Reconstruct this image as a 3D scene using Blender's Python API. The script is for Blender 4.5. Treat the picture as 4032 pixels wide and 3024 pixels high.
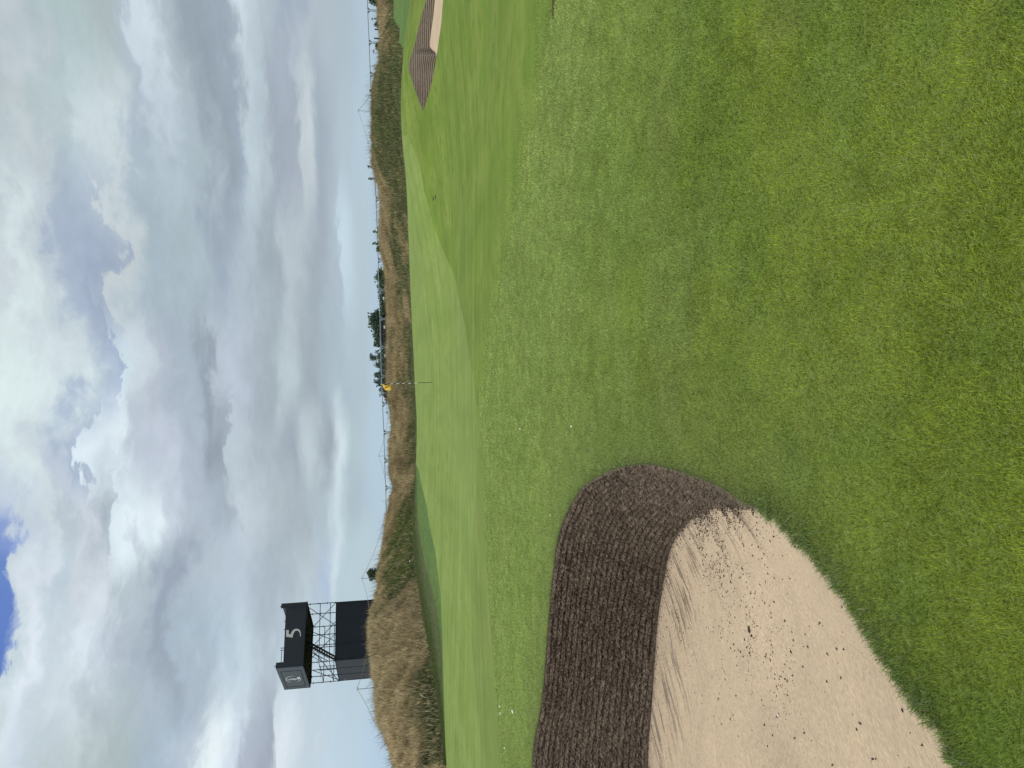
import bpy, bmesh, math, random
import numpy as np
from mathutils import Matrix, Vector
from mathutils.geometry import delaunay_2d_cdt

# ------------------------------------------------------------------ scene, camera, sky, sun
for o in list(bpy.data.objects): bpy.data.objects.remove(o)
S = bpy.context.scene
COL = S.collection
FPX = 2796.0                      # focal length in photo pixels
H = 1.55                          # eye height
TILT = math.atan((2016 - 1532) / FPX)
ROLL = 0.020
R0 = np.array([1.0, 0, 0]); F0 = np.array([0, math.cos(TILT), -math.sin(TILT)]); U0 = np.array([0, math.sin(TILT), math.cos(TILT)])
RV = R0 * math.cos(ROLL) - U0 * math.sin(ROLL)
UV = U0 * math.cos(ROLL) + R0 * math.sin(ROLL)
CX, CY, CZ = -UV, RV, -F0         # the phone was held on its side
cam_d = bpy.data.cameras.new('camera'); cam = bpy.data.objects.new('camera', cam_d); COL.objects.link(cam)
m = Matrix.Identity(4)
for i in range(3):
    m[i][0] = CX[i]; m[i][1] = CY[i]; m[i][2] = CZ[i]
m[2][3] = H
cam.matrix_world = m
cam_d.sensor_fit = 'HORIZONTAL'; cam_d.sensor_width = 36.0; cam_d.lens = FPX / 4032 * 36.0
cam_d.clip_start = 0.05; cam_d.clip_end = 9000
S.camera = cam
S.render.engine = 'CYCLES'
S.view_settings.view_transform = 'Standard'; S.view_settings.look = 'None'; S.view_settings.gamma = 1.0
S.view_settings.use_curve_mapping = False
S.view_settings.exposure = 0.0

def ray(ix, iy):
    return F0 + (ix - 2016) / FPX * CX + (1512 - iy) / FPX * CY
def azel(ix, iy):
    d = ray(ix, iy); return math.atan2(d[0], d[1]), math.atan2(d[2], math.hypot(d[0], d[1]))
def at_r(ix, iy, r):
    d = ray(ix, iy); k = r / math.hypot(d[0], d[1]); return np.array([d[0] * k, d[1] * k, H + d[2] * k])
def at_z(ix, iy, z):
    d = ray(ix, iy); k = (z - H) / d[2]; return np.array([d[0] * k, d[1] * k, z])

def lin(c):
    out = []
    for v in c[:3]:
        v = v / 255.0
        out.append(v / 12.92 if v <= 0.04045 else ((v + 0.055) / 1.055) ** 2.4)
    return out
def L4(c): return tuple(lin(c)) + (1.0,)

SUN_EL, SUN_AZ = math.radians(48), math.radians(-118)       # azimuth from +Y, negative = left
w = bpy.data.worlds.new('World'); S.world = w; w.use_nodes = True
nt = w.node_tree; nt.nodes.clear(); N = nt.nodes; LK = nt.links
def nd(t, tree=None, **kw):
    n = (tree or nt).nodes.new(t)
    for k, v in kw.items(): setattr(n, k, v)
    return n
def val(tree, op, a, b=None, clamp=False):
    n = tree.nodes.new('ShaderNodeMath'); n.operation = op; n.use_clamp = clamp
    for i, x in enumerate((a, b)):
        if x is None: continue
        if isinstance(x, (int, float)): n.inputs[i].default_value = x
        else: tree.links.new(x, n.inputs[i])
    return n.outputs[0]
def mrange(tree, x, a, b, c=0.0, d=1.0, smooth=True):
    n = tree.nodes.new('ShaderNodeMapRange'); n.interpolation_type = 'SMOOTHSTEP' if smooth else 'LINEAR'
    tree.links.new(x, n.inputs[0])
    for i, v in enumerate((a, b, c, d)): n.inputs[i + 1].default_value = v
    return n.outputs[0]
def noise(tree, vec, scale, detail=4, rough=0.55, dist=0.0, lac=2.0):
    n = tree.nodes.new('ShaderNodeTexNoise'); n.inputs['Scale'].default_value = scale; n.inputs['Detail'].default_value = detail
    n.inputs['Roughness'].default_value = rough; n.inputs['Distortion'].default_value = dist; n.inputs['Lacunarity'].default_value = lac
    if vec is not None: tree.links.new(vec, n.inputs['Vector'])
    return n.outputs['Fac']
def mixc(tree, fac, a, b, mode='MIX'):
    n = tree.nodes.new('ShaderNodeMix'); n.data_type = 'RGBA'; n.blend_type = mode
    for i, x in ((0, fac), (6, a), (7, b)):
        if hasattr(x, 'is_output'): tree.links.new(x, n.inputs[i])
        elif i == 0: n.inputs[0].default_value = x
        else: n.inputs[i].default_value = tuple(x) if len(x) == 4 else tuple(x) + (1,)
    return n.outputs[2]
tc = nd('ShaderNodeTexCoord')
sep = nd('ShaderNodeSeparateXYZ'); LK.new(tc.outputs['Generated'], sep.inputs[0])
X_, Y_, Z_ = sep.outputs
az = val(nt, 'ARCTAN2', X_, Y_)
el = val(nt, 'ARCSINE', Z_)
den = val(nt, 'ADD', val(nt, 'MAXIMUM', Z_, 0.0), 0.10)
cmb = nd('ShaderNodeCombineXYZ'); LK.new(val(nt, 'MULTIPLY', az, 3.4), cmb.inputs[0]); LK.new(val(nt, 'MULTIPLY', val(nt, 'POWER', val(nt, 'MAXIMUM', el, 0.0), 0.62), 7.0), cmb.inputs[1])
P = cmb.outputs[0]
n_el = noise(nt, P, 1.3, 8, 0.58, 0.5)
n_el2 = noise(nt, P, 4.2, 9, 0.62, 0.5)
n_az = noise(nt, P, 1.6, 6, 0.55)
dw = val(nt, 'SUBTRACT', n_el, 0.5)
elw = val(nt, 'ADD', el, val(nt, 'MULTIPLY', val(nt, 'ADD', dw, val(nt, 'MULTIPLY', val(nt, 'SUBTRACT', n_el2, 0.5), 0.55)),
          val(nt, 'MINIMUM', val(nt, 'ADD', val(nt, 'MULTIPLY', val(nt, 'ABSOLUTE', el), 0.42), 0.010), 0.15)))
azw = val(nt, 'ADD', az, val(nt, 'MULTIPLY', val(nt, 'SUBTRACT', n_az, 0.5), 0.22))
ELMAX = 0.56
pos = val(nt, 'DIVIDE', elw, ELMAX, True)
k = 0.678
COLS = {
 0: [(0,185,195,215),(300,172,190,205),(600,172,184,200),(700,184,195,208),(770,208,218,228),(860,206,216,226),(1000,180,190,200),(1200,158,168,180),(1300,162,172,186),(1345,208,218,228),(1400,196,206,216),(1500,183,193,203),(1700,163,176,198),(1800,178,190,205),(2000,170,190,208),(2150,172,198,222)],
 500: [(0,180,193,212),(150,190,200,217),(350,178,193,210),(520,195,210,228),(620,200,212,230),(800,178,190,203),(930,194,205,217),(1100,178,190,200),(1250,158,168,180),(1330,162,172,188),(1400,194,206,215),(1500,186,198,208),(1600,163,173,192),(1700,166,176,195),(1730,196,206,215),(1790,200,210,218),(1850,163,178,198),(2000,175,195,212),(2120,175,202,225)],
 1000: [(0,196,206,226),(100,207,220,236),(300,188,199,221),(420,165,178,212),(600,158,171,207),(670,162,174,208),(700,190,199,217),(900,175,190,202),(1150,178,192,202),(1300,168,178,195),(1460,182,194,206),(1600,163,176,190),(1690,188,200,210),(1850,163,176,193),(1980,172,190,206),(2000,190,215,235),(2100,178,200,215),(2200,172,200,228)],
 1512: [(0,207,220,237),(200,214,228,242),(400,206,219,236),(560,172,187,221),(630,163,178,219),(655,208,222,232),(800,202,210,221),(950,186,192,206),(1100,174,184,199),(1200,158,166,180),(1270,188,197,210),(1350,192,200,216),(1550,169,181,194),(1650,187,202,212),(1800,163,176,190),(1950,170,190,208),(2100,172,195,212),(2200,175,203,228)],
 1800: [(0,190,202,230),(200,205,218,235),(400,185,195,225),(490,168,183,218),(515,222,234,244),(650,226,236,246),(800,195,205,218),(900,200,206,222),(1100,182,190,205),(1230,157,165,178),(1320,162,171,184),(1340,192,202,213),(1550,175,187,200),(1700,164,175,191),(1800,188,202,213),(1900,160,172,188),(1975,206,223,233),(2050,175,198,212),(2200,176,204,228)],
 2024: [(0,150,164,210),(100,186,198,226),(250,196,206,226),(330,182,193,216),(450,207,213,225),(600,178,188,200),(690,184,195,206),(720,222,233,243),(850,228,238,247),(950,204,213,226),(1050,188,197,211),(1200,180,188,203),(1320,173,183,197),(1400,197,206,216),(1600,178,190,202),(1750,172,185,198),(1880,178,195,210),(1970,197,216,229),(2050,170,192,208),(2200,175,203,228)],
 2270: [(0,122,144,202),(20,150,168,212),(52,198,210,231),(200,217,224,236),(330,195,208,220),(500,207,213,223),(650,216,222,232),(800,190,202,210),(1000,163,171,189),(1150,185,195,208),(1350,190,200,215),(1600,172,188,203),(1800,185,200,212),(1900,173,194,226),(1960,200,218,230),(2000,180,205,220)],
 2524: [(0,112,135,198),(34,145,164,212),(72,196,210,231),(200,224,231,242),(350,206,216,226),(500,221,229,239),(620,205,213,225),(800,185,195,208),(1000,163,171,187),(1100,175,188,203),(1300,185,200,215),(1430,197,211,223),(1550,180,195,210),(1650,190,210,225),(2000,180,205,222)],
 3024: [(0,202,216,232),(150,207,217,231),(400,185,198,212),(600,171,184,199),(900,178,192,208),(1050,190,200,215),(1200,233,241,250),(1320,214,224,237),(1400,183,189,205),(1570,168,177,198),(1620,218,228,240),(1800,195,212,228),(2000,185,210,232),(2200,175,205,235)],
}
ks = sorted(COLS, reverse=True)      # left of the world first
prev = None; prev_az = None
for y in ks:
    st = {}
    for (x, r, g, b) in COLS[y]:
        a_, e_ = azel(x * k, y)
        if b - r > 26 and x < 800 and r > 150: r, g, b = r + 9, g + 7, b - 6
        r, g, b = [min(252, 190 + (q_ - 190) * 1.14 + o_) for q_, o_ in ((r, -5), (g, 0), (b, -1))]
        gm = (r + g + b) / 3; kk = 0.62 if x > 1500 else 0.80
        if x > 1900: kk = 0.62; gm += 3
        if b - r < 60 or x > 1500: r, g, b = gm + (r - gm) * kk, gm + (g - gm) * kk, gm + (b - gm) * kk
        st[max(0.0, min(1.0, e_ / ELMAX))] = (r, g, b)
    st = sorted(st.items())
    cr = nd('ShaderNodeValToRGB'); cr.color_ramp.interpolation = 'EASE'
    els = cr.color_ramp.elements
    els[0].position = st[0][0]; els[0].color = L4(st[0][1])
    els[1].position = st[-1][0]; els[1].color = L4(st[-1][1])
    for p_, c_ in st[1:-1]:
        e = els.new(p_); e.color = L4(c_)
    LK.new(pos, cr.inputs[0])
    a_mid = azel(700, y)[0]
    if prev is None: prev = cr.outputs[0]
    else: prev = mixc(nt, mrange(nt, azw, prev_az, a_mid), prev, cr.outputs[0])
    prev_az = a_mid
puff = val(nt, 'ADD', val(nt, 'MULTIPLY', noise(nt, P, 2.4, 10, 0.62, 0.6), 0.6), val(nt, 'MULTIPLY', noise(nt, P, 7.0, 9, 0.6, 0.8), 0.4))
amp = mrange(nt, el, 0.02, 0.16, 0.10, 0.50)
gain = val(nt, 'ADD', 1.0, val(nt, 'MULTIPLY', val(nt, 'SUBTRACT', puff, 0.5), amp))
hs = nd('ShaderNodeVectorMath', operation='SCALE'); LK.new(prev, hs.inputs[0]); LK.new(gain, hs.inputs['Scale'])
# overhead cloud, out of the frame, is brightened to light the ground
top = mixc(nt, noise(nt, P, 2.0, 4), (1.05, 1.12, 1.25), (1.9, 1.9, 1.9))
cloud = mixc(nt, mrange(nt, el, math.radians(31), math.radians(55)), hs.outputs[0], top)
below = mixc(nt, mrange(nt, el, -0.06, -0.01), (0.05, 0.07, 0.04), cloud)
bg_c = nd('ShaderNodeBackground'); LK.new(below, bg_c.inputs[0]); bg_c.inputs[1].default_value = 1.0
sky = nd('ShaderNodeTexSky'); sky.sky_type = 'NISHITA'; sky.sun_disc = False
sky.sun_elevation = SUN_EL; sky.sun_rotation = SUN_AZ
bg_s = nd('ShaderNodeBackground'); LK.new(sky.outputs[0], bg_s.inputs[0]); bg_s.inputs[1].default_value = 0.10
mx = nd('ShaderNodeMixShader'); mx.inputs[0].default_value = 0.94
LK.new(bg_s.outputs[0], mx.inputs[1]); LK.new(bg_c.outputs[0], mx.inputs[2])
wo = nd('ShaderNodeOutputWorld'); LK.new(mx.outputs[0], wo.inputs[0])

sd = bpy.data.lights.new('sun', 'SUN'); sd.energy = 2.0; sd.angle = math.radians(12); sd.color = (1.0, 0.95, 0.87)
sun = bpy.data.objects.new('sun', sd); COL.objects.link(sun)
sdir = Vector((math.sin(SUN_AZ) * math.cos(SUN_EL), math.cos(SUN_AZ) * math.cos(SUN_EL), math.sin(SUN_EL)))
sun.rotation_euler = sdir.to_track_quat('Z', 'Y').to_euler()

# ------------------------------------------------------------------ helpers
rng = np.random.default_rng(7)
def tag(o, label=None, cat=None, group=None, kind=None):
    if label: o['label'] = label
    if cat: o['category'] = cat
    if group: o['group'] = group
    if kind: o['kind'] = kind
    return o
def empty(name, loc=(0, 0, 0), rz=0.0):
    o = bpy.data.objects.new(name, None); COL.objects.link(o); o.location = loc; o.rotation_euler = (0, 0, rz)
    o.empty_display_size = 0.2; return o
def mesh_obj(name, verts, tris=None, quads=None, mat=None, parent=None, smooth=False, col=None, attrs=None, origin=None):
    me = bpy.data.meshes.new(name)
    v = np.asarray(verts, dtype=np.float32)
    if origin is not None: v = v - np.asarray(origin, dtype=np.float32)
    me.vertices.add(len(v)); me.vertices.foreach_set('co', v.ravel())
    loops = []; starts = []; n0 = 0
    if tris is not None and len(tris):
        t = np.asarray(tris, dtype=np.int32); loops.append(t.ravel()); starts.append(np.arange(len(t)) * 3); n0 = t.size
    if quads is not None and len(quads):
        q = np.asarray(quads, dtype=np.int32); loops.append(q.ravel()); starts.append(n0 + np.arange(len(q)) * 4)
    loops = np.concatenate(loops); starts = np.concatenate(starts).astype(np.int32)
    me.loops.add(len(loops)); me.loops.foreach_set('vertex_index', loops)
    me.polygons.add(len(starts)); me.polygons.foreach_set('loop_start', starts)
    me.polygons.foreach_set('use_smooth', np.full(len(starts), smooth, dtype=bool))
    me.update(calc_edges=True)
    if col is not None:
        ca = me.color_attributes.new('tint', 'FLOAT_COLOR', 'POINT')
        c4 = np.ones((len(v), 4), dtype=np.float32); c4[:, :3] = col
        ca.data.foreach_set('color', c4.ravel())
    for kk, a in (attrs or {}).items():
        at = me.attributes.new(kk, 'FLOAT', 'POINT'); at.data.foreach_set('value', np.asarray(a, dtype=np.float32))
    if mat: me.materials.append(mat)
    o = bpy.data.objects.new(name, me); COL.objects.link(o)
    if origin is not None: o.location = origin
    if parent: o.parent = parent
    return o

def _h(ix, iy, seed):
    n = (ix.astype(np.int64) * 374761393 + iy.astype(np.int64) * 668265263 + seed * 1442695041) & 0xffffffff
    n = ((n ^ (n >> 13)) * 1274126177) & 0xffffffff
    return ((n ^ (n >> 16)) & 0xffff) / 65535.0
def vn(x, y, seed=0):
    xf = np.floor(x); yf = np.floor(y); u = x - xf; v = y - yf
    u = u * u * (3 - 2 * u); v = v * v * (3 - 2 * v)
    a = _h(xf, yf, seed); b = _h(xf + 1, yf, seed); c = _h(xf, yf + 1, seed); d = _h(xf + 1, yf + 1, seed)
    return (a * (1 - u) + b * u) * (1 - v) + (c * (1 - u) + d * u) * v
def fbm(x, y, seed=0, oc=4, gain=0.5):
    s = 0; a = 1; t = 0
    for i in range(oc):
        s = s + a * vn(x * 2 ** i + i * 17.3, y * 2 ** i - i * 9.1, seed + i); t += a; a *= gain
    return s / t
def sstep(a, b, x):
    t = np.clip((x - a) / (b - a), 0, 1); return t * t * (3 - 2 * t)
def inpoly(px, py, poly):
    inside = np.zeros(px.shape, dtype=bool); n = len(poly); j = n - 1
    for i in range(n):
        xi, yi = poly[i][0], poly[i][1]; xj, yj = poly[j][0], poly[j][1]
        if yi != yj:
            c = ((yi > py) != (yj > py)) & (px < (xj - xi) * (py - yi) / (yj - yi) + xi); inside ^= c
        j = i
    return inside
def curve(pts, n):
    """smooth curve through pts (Catmull-Rom), n samples, equal arc length"""
    p = np.asarray(pts, float); q = np.vstack([2 * p[0] - p[1], p, 2 * p[-1] - p[-2]])
    out = []
    for i in range(1, len(q) - 2):
        t = np.linspace(0, 1, 24, endpoint=False)[:, None]
        out.append(0.5 * ((2 * q[i]) + (-q[i - 1] + q[i + 1]) * t + (2 * q[i - 1] - 5 * q[i] + 4 * q[i + 1] - q[i + 2]) * t ** 2 + (-q[i - 1] + 3 * q[i] - 3 * q[i + 1] + q[i + 2]) * t ** 3))
    c = np.vstack(out + [p[-1:]])
    d = np.concatenate([[0], np.cumsum(np.linalg.norm(np.diff(c, axis=0), axis=1))])
    s = np.linspace(0, d[-1], n)
    return np.stack([np.interp(s, d, c[:, k_]) for k_ in range(c.shape[1])], 1)

# ------------------------------------------------------------------ materials
def newmat(name):
    m_ = bpy.data.materials.new(name); m_.use_nodes = True; t = m_.node_tree; t.nodes.clear()
    o = t.nodes.new('ShaderNodeOutputMaterial'); b = t.nodes.new('ShaderNodeBsdfPrincipled'); t.links.new(b.outputs[0], o.inputs[0])
    return m_, t, b, o
def bump(t, b, h, strength=0.5, dist=0.01):
    n = t.nodes.new('ShaderNodeBump'); n.inputs['Strength'].default_value = strength; n.inputs['Distance'].default_value = dist
    t.links.new(h, n.inputs['Height']); t.links.new(n.outputs[0], b.inputs['Normal'])
def objvec(t, scale=(1, 1, 1)):
    tc_ = t.nodes.new('ShaderNodeTexCoord'); mp = t.nodes.new('ShaderNodeMapping'); mp.inputs['Scale'].default_value = scale
    t.links.new(tc_.outputs['Object'], mp.inputs[0]); return mp.outputs[0]
def simple(name, color, rough=0.6, metal=0.0, var=0.15, scale=6.0, bmp=0.0):
    m_, t, b, o = newmat(name); v = objvec(t)
    n = noise(t, v, scale, 5)
    c = tuple(color)
    t.links.new(mixc(t, n, tuple(x * (1 - var) for x in c), tuple(min(1, x * (1 + var)) for x in c)), b.inputs['Base Color'])
    b.inputs['Roughness'].default_value = rough; b.inputs['Metallic'].default_value = metal
    if bmp: bump(t, b, n, bmp, 0.01)
    return m_
def turf_mat(name, a, bcol, ccol, grain=0.5, stripe=0.0):
    """mown turf: patches of three greens, fine grain"""
    m_, t, b, o = newmat(name); v = objvec(t)
    n1 = noise(t, v, 0.55, 5, 0.6, 0.4)
    n2 = noise(t, v, 2.6, 5, 0.65, 0.3)
    n3 = noise(t, v, 38, 4, 0.7)
    n4 = noise(t, v, 190, 3, 0.7)
    c = mixc(t, mrange(t, n1, 0.40, 0.60), a, bcol)
    c = mixc(t, mrange(t, n2, 0.45, 0.68), c, ccol)
    st_ = noise(t, objvec(t, (0.12, 1.7, 1.0)), 1.0, 5, 0.6, 0.25); st2 = noise(t, objvec(t, (0.9, 0.10, 1.0)), 1.0, 3, 0.5)
    sc_ = t.nodes.new('ShaderNodeVectorMath'); sc_.operation = 'SCALE'; t.links.new(c, sc_.inputs[0])
    t.links.new(val(t, 'ADD', 1.0, val(t, 'MULTIPLY', val(t, 'ADD', val(t, 'SUBTRACT', st_, 0.5), val(t, 'MULTIPLY', val(t, 'SUBTRACT', st2, 0.5), 0.5)), stripe)), sc_.inputs['Scale']); c = sc_.outputs[0]
    g = val(t, 'ADD', 1.0, val(t, 'MULTIPLY', val(t, 'ADD', val(t, 'SUBTRACT', n3, 0.5), val(t, 'SUBTRACT', n4, 0.5)), grain))
    s = t.nodes.new('ShaderNodeVectorMath'); s.operation = 'SCALE'; t.links.new(c, s.inputs[0]); t.links.new(g, s.inputs['Scale'])
    t.links.new(s.outputs[0], b.inputs['Base Color'])
    b.inputs['Roughness'].default_value = 0.85; b.inputs['Specular IOR Level'].default_value = 0.15
    bump(t, b, val(t, 'ADD', n4, n3), 0.5, 0.012)
    return m_
def blade_mat(name, trans=0.35, rough=0.55):
    m_ = bpy.data.materials.new(name); m_.use_nodes = True; t = m_.node_tree; t.nodes.clear()
    o = t.nodes.new('ShaderNodeOutputMaterial'); at = t.nodes.new('ShaderNodeAttribute'); at.attribute_name = 'tint'
    d = t.nodes.new('ShaderNodeBsdfPrincipled'); d.inputs['Roughness'].default_value = rough; d.inputs['Specular IOR Level'].default_value = 0.25
    tr = t.nodes.new('ShaderNodeBsdfTranslucent'); mxs = t.nodes.new('ShaderNodeMixShader'); mxs.inputs[0].default_value = trans
    t.links.new(at.outputs['Color'], d.inputs['Base Color']); t.links.new(at.outputs['Color'], tr.inputs[0])
    t.links.new(d.outputs[0], mxs.inputs[1]); t.links.new(tr.outputs[0], mxs.inputs[2]); t.links.new(mxs.outputs[0], o.inputs[0])
    return m_
def tint_mat(name, rough=0.9, nscale=120, bstr=0.6, bdist=0.006, var=0.35):
    m_, t, b, o = newmat(name); v = objvec(t)
    at = t.nodes.new('ShaderNodeAttribute'); at.attribute_name = 'tint'
    n = noise(t, v, nscale, 5, 0.7); g = val(t, 'ADD', 1.0, val(t, 'MULTIPLY', val(t, 'SUBTRACT', n, 0.5), var * 2))
    s = t.nodes.new('ShaderNodeVectorMath'); s.operation = 'SCALE'; t.links.new(at.outputs['Color'], s.inputs[0]); t.links.new(g, s.inputs['Scale'])
    t.links.new(s.outputs[0], b.inputs['Base Color']); b.inputs['Roughness'].default_value = rough; b.inputs['Specular IOR Level'].default_value = 0.15
    bump(t, b, n, bstr, bdist)
    return m_

M_GREEN = turf_mat('green_turf', (0.146, 0.206, 0.042), (0.166, 0.222, 0.054), (0.128, 0.190, 0.032), 0.2, 0.65)
M_FAIR = turf_mat('fairway_turf', (0.106, 0.164, 0.019), (0.136, 0.184, 0.030), (0.094, 0.150, 0.016), 0.26, 0.75)
M_FRINGE = turf_mat('fringe_turf', (0.130, 0.182, 0.036), (0.150, 0.198, 0.044), (0.116, 0.168, 0.030), 0.4, 0.4)
M_COLLAR = turf_mat('collar_turf', (0.075, 0.135, 0.030), (0.095, 0.155, 0.032), (0.065, 0.115, 0.030), 0.35)
M_ROUGH = turf_mat('rough_turf', (0.060, 0.085, 0.026), (0.085, 0.090, 0.035), (0.050, 0.075, 0.025), 0.6)
M_DUNE = turf_mat('dune_soil', (0.050, 0.062, 0.024), (0.065, 0.066, 0.030), (0.045, 0.062, 0.022), 0.6)
M_BLADE = blade_mat('turf_blades', 0.38, 0.5)
M_MARRAM = blade_mat('dune_blades', 0.30, 0.6)
M_LEAF = blade_mat('leaves', 0.25, 0.55)
M_SAND = tint_mat('sand', 0.95, 230, 0.6, 0.004, 0.42)
M_SOD = tint_mat('sod', 0.95, 150, 0.8, 0.010, 0.45)
M_CRUMB = tint_mat('soil_crumb', 0.95, 60, 0.3, 0.003, 0.3)
M_BARK = simple('bark', (0.10, 0.075, 0.05), 0.9)
M_BLACK = simple('matte_black', (0.012, 0.014, 0.018), 0.6)
M_TUBE = simple('painted_tube', (0.012, 0.016, 0.022), 0.5, 0.3)
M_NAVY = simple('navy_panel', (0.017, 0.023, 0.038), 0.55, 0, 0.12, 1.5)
M_NAVY_LIT = simple('navy_panel_lit', (0.058, 0.070, 0.085), 0.6, 0, 0.08, 1.5)  # lighter copy of the navy: light on the sun-facing side is in the colour
M_SCRIM = simple('dark_mesh_scrim', (0.014, 0.019, 0.030), 0.85, 0, 0.25, 1.2)
M_WHITE = simple('white_print', (0.72, 0.73, 0.72), 0.6, 0, 0.03)
M_PALE = simple('pale_print', (0.36, 0.40, 0.44), 0.6, 0, 0.03)
M_GREY = simple('hazed_steel', (0.27, 0.31, 0.35), 0.5, 0.3)  # steel grey lightened, distance haze put into the colour
M_STAKE = simple('stake_grey', (0.22, 0.24, 0.26), 0.5)
M_ROPE = simple('rope', (0.36, 0.28, 0.15), 0.9)
M_YEL = simple('flag_yellow', (0.74, 0.47, 0.055), 0.7, 0, 0.08, 8)
M_FBLK = simple('flag_black', (0.02, 0.012, 0.008), 0.7)
M_SHED = simple('shed_dark', (0.035, 0.045, 0.055), 0.5, 0, 0.3, 0.4)
M_TIMBER = simple('pale_timber', (0.52, 0.38, 0.18), 0.8)

# ------------------------------------------------------------------ terrain height
def base_z(r): return -0.35 * sstep(4, 26, r)
CTRL = [  # photo x, photo y, horizontal distance
 (1660,431,26.5),(1640,380,27),(1625,330,27.3),(1608,262,27.5),(1628,190,27.2),(1650,100,26.8),(1677,0,26.0),
 (1690,362,25.6),(1707,289,24.8),(1722,200,23.9),(1736,100,22.6),(1744,0,21.8),
 (1587,300,33),(1600,190,32),(1603,60,37),(1588,482,38),(1593,620,41),(1601,760,43),
 (1611,1000,46),(1621,1250,48),(1634,1500,50),(1641,1650,49),(1646,1800,48),
 (1635,2000,45),(1632,2120,42),(1642,2230,39),(1660,2361,36),(1682,2480,33.5),(1710,2650,31),(1735,2816,29),(1752,2942,28),(1757,3024,27),
 (1552,0,62),(1560,80,55),(1577,150,45),(1703,1508,30),(1850,2500,18.5),(1760,1200,25),(1800,600,20),(1900,300,14.0),(1750,700,23.5)]
cp = np.array([at_r(*c) for c in CTRL])
res = cp[:, 2] - base_z(np.hypot(cp[:, 0], cp[:, 1]))
anch = np.array([(0, 0), (0, 3), (2, 5), (-3, 3), (-3, 7.5), (-1, 5), (4, 8), (0, 8), (-5, 10), (6, 4), (3, 12), (-4, 14), (9, 12), (-30, 10), (30, 10)], float)
cxy = np.vstack([cp[:, :2], anch]); cres = np.concatenate([res, np.zeros(len(anch))])
SIG = 5.0
def kern(d2): return np.exp(-d2 / (2 * SIG * SIG))
K = kern(((cxy[:, None] - cxy[None]) ** 2).sum(-1)) + np.eye(len(cxy)) * 0.01
Wt = np.linalg.solve(K, cres)
def g_xy(x, y):
    x = np.asarray(x, float); y = np.asarray(y, float); sh = x.shape
    xf = x.ravel(); yf = y.ravel(); out = np.zeros(len(xf))
    for c, w_ in zip(cxy, Wt): out += w_ * kern((xf - c[0]) ** 2 + (yf - c[1]) ** 2)
    r = np.hypot(xf, yf)
    z = base_z(r) + out + 0.02 * (fbm(xf * 0.5, yf * 0.5, 3) - 0.5) * sstep(3, 12, r)
    return z.reshape(sh)
def hit(ix, iy, zoff=0.0):
    d = ray(ix, iy); h = math.hypot(d[0], d[1]); ux, uy, uz = d[0] / h, d[1] / h, d[2] / h
    r = np.linspace(0.8, 75, 1500); z = H + r * uz; g = g_xy(ux * r, uy * r) + zoff
    idx = np.where(z <= g)[0]
    if len(idx) == 0: rr = 60.0
    else:
        i = max(1, idx[0]); a = z[i - 1] - g[i - 1]; b = g[i] - z[i]; rr = r[i - 1] + (r[i] - r[i - 1]) * a / (a + b + 1e-9)
    return np.array([ux * rr, uy * rr, H + uz * rr])

# dunes: crest and foot lines by azimuth
CREST = [(0,1479.6,80),(60,1482,74),(130,1490,68),(200,1486,58),(260,1475,52),(290,1468,52),(330,1457,52),(400,1452,52),(480,1454,53),(560,1456,54),(640,1459,56),(690,1470,57),(740,1484,59),(790,1491,60),(850,1490,60),(920,1487,60),(960,1490,60),(1000,1500,60),(1040,1506,61),(1100,1513,62),(1160,1515,62),(1260,1519,63),(1400,1517,63),(1500,1518,63),(1560,1523,62),(1590,1529,62),(1650,1533,61),(1700,1532,60),(1740,1527,60),(1790,1526,59),(1850,1528,58),(1900,1537,58),(1930,1538,57),(1960,1528,56),(2000,1522,55),(2060,1510,54),(2120,1498,52),(2180,1488,50),(2220,1475,49),(2280,1468,47),(2350,1462,45),(2390,1448,44),(2450,1438,42),(2560,1438,40),(2640,1448,38.5),(2700,1452,37.5),(2760,1455,36.5),(2830,1466,35.5),(2880,1485,35),(2920,1500,34.5),(2970,1522,34),(3024,1530,33.5),(3150,1540,33),(3400,1500,32),(4000,1480,32)]
FOOT = [(0,1546,66),(80,1552,58),(130,1568,47),(190,1583,38),(230,1588,37),(300,1590,38),(377,1592,39),(482,1592,41),(600,1596,43.5),(760,1602,45),(990,1612,47.5),(1250,1622,49.5),(1480,1634,51.5),(1640,1641,51),(1760,1645,50),(1850,1643,49),(1950,1634,47),(2060,1628,44.5),(2181,1636,41.5),(2271,1647,39),(2361,1660,36.5),(2452,1678,34.5),(2595,1697,32),(2721,1729,30),(2816,1738,29),(2942,1751,28),(3024,1756,27),(3400,1770,26),(4000,1780,26)]
def az_tab(tab, sgn=0):
    a = []; r = []; z = []
    for (iy, ix, rr) in tab:
        p = at_r(ix, iy, rr); a.append(math.atan2(p[0], p[1])); r.append(rr); z.append(p[2])
    o = np.argsort(a); return np.array(a)[o], np.array(r)[o], np.array(z)[o]
CA, CR, CZZ = az_tab(CREST); FA, FR, FZ = az_tab(FOOT)
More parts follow.
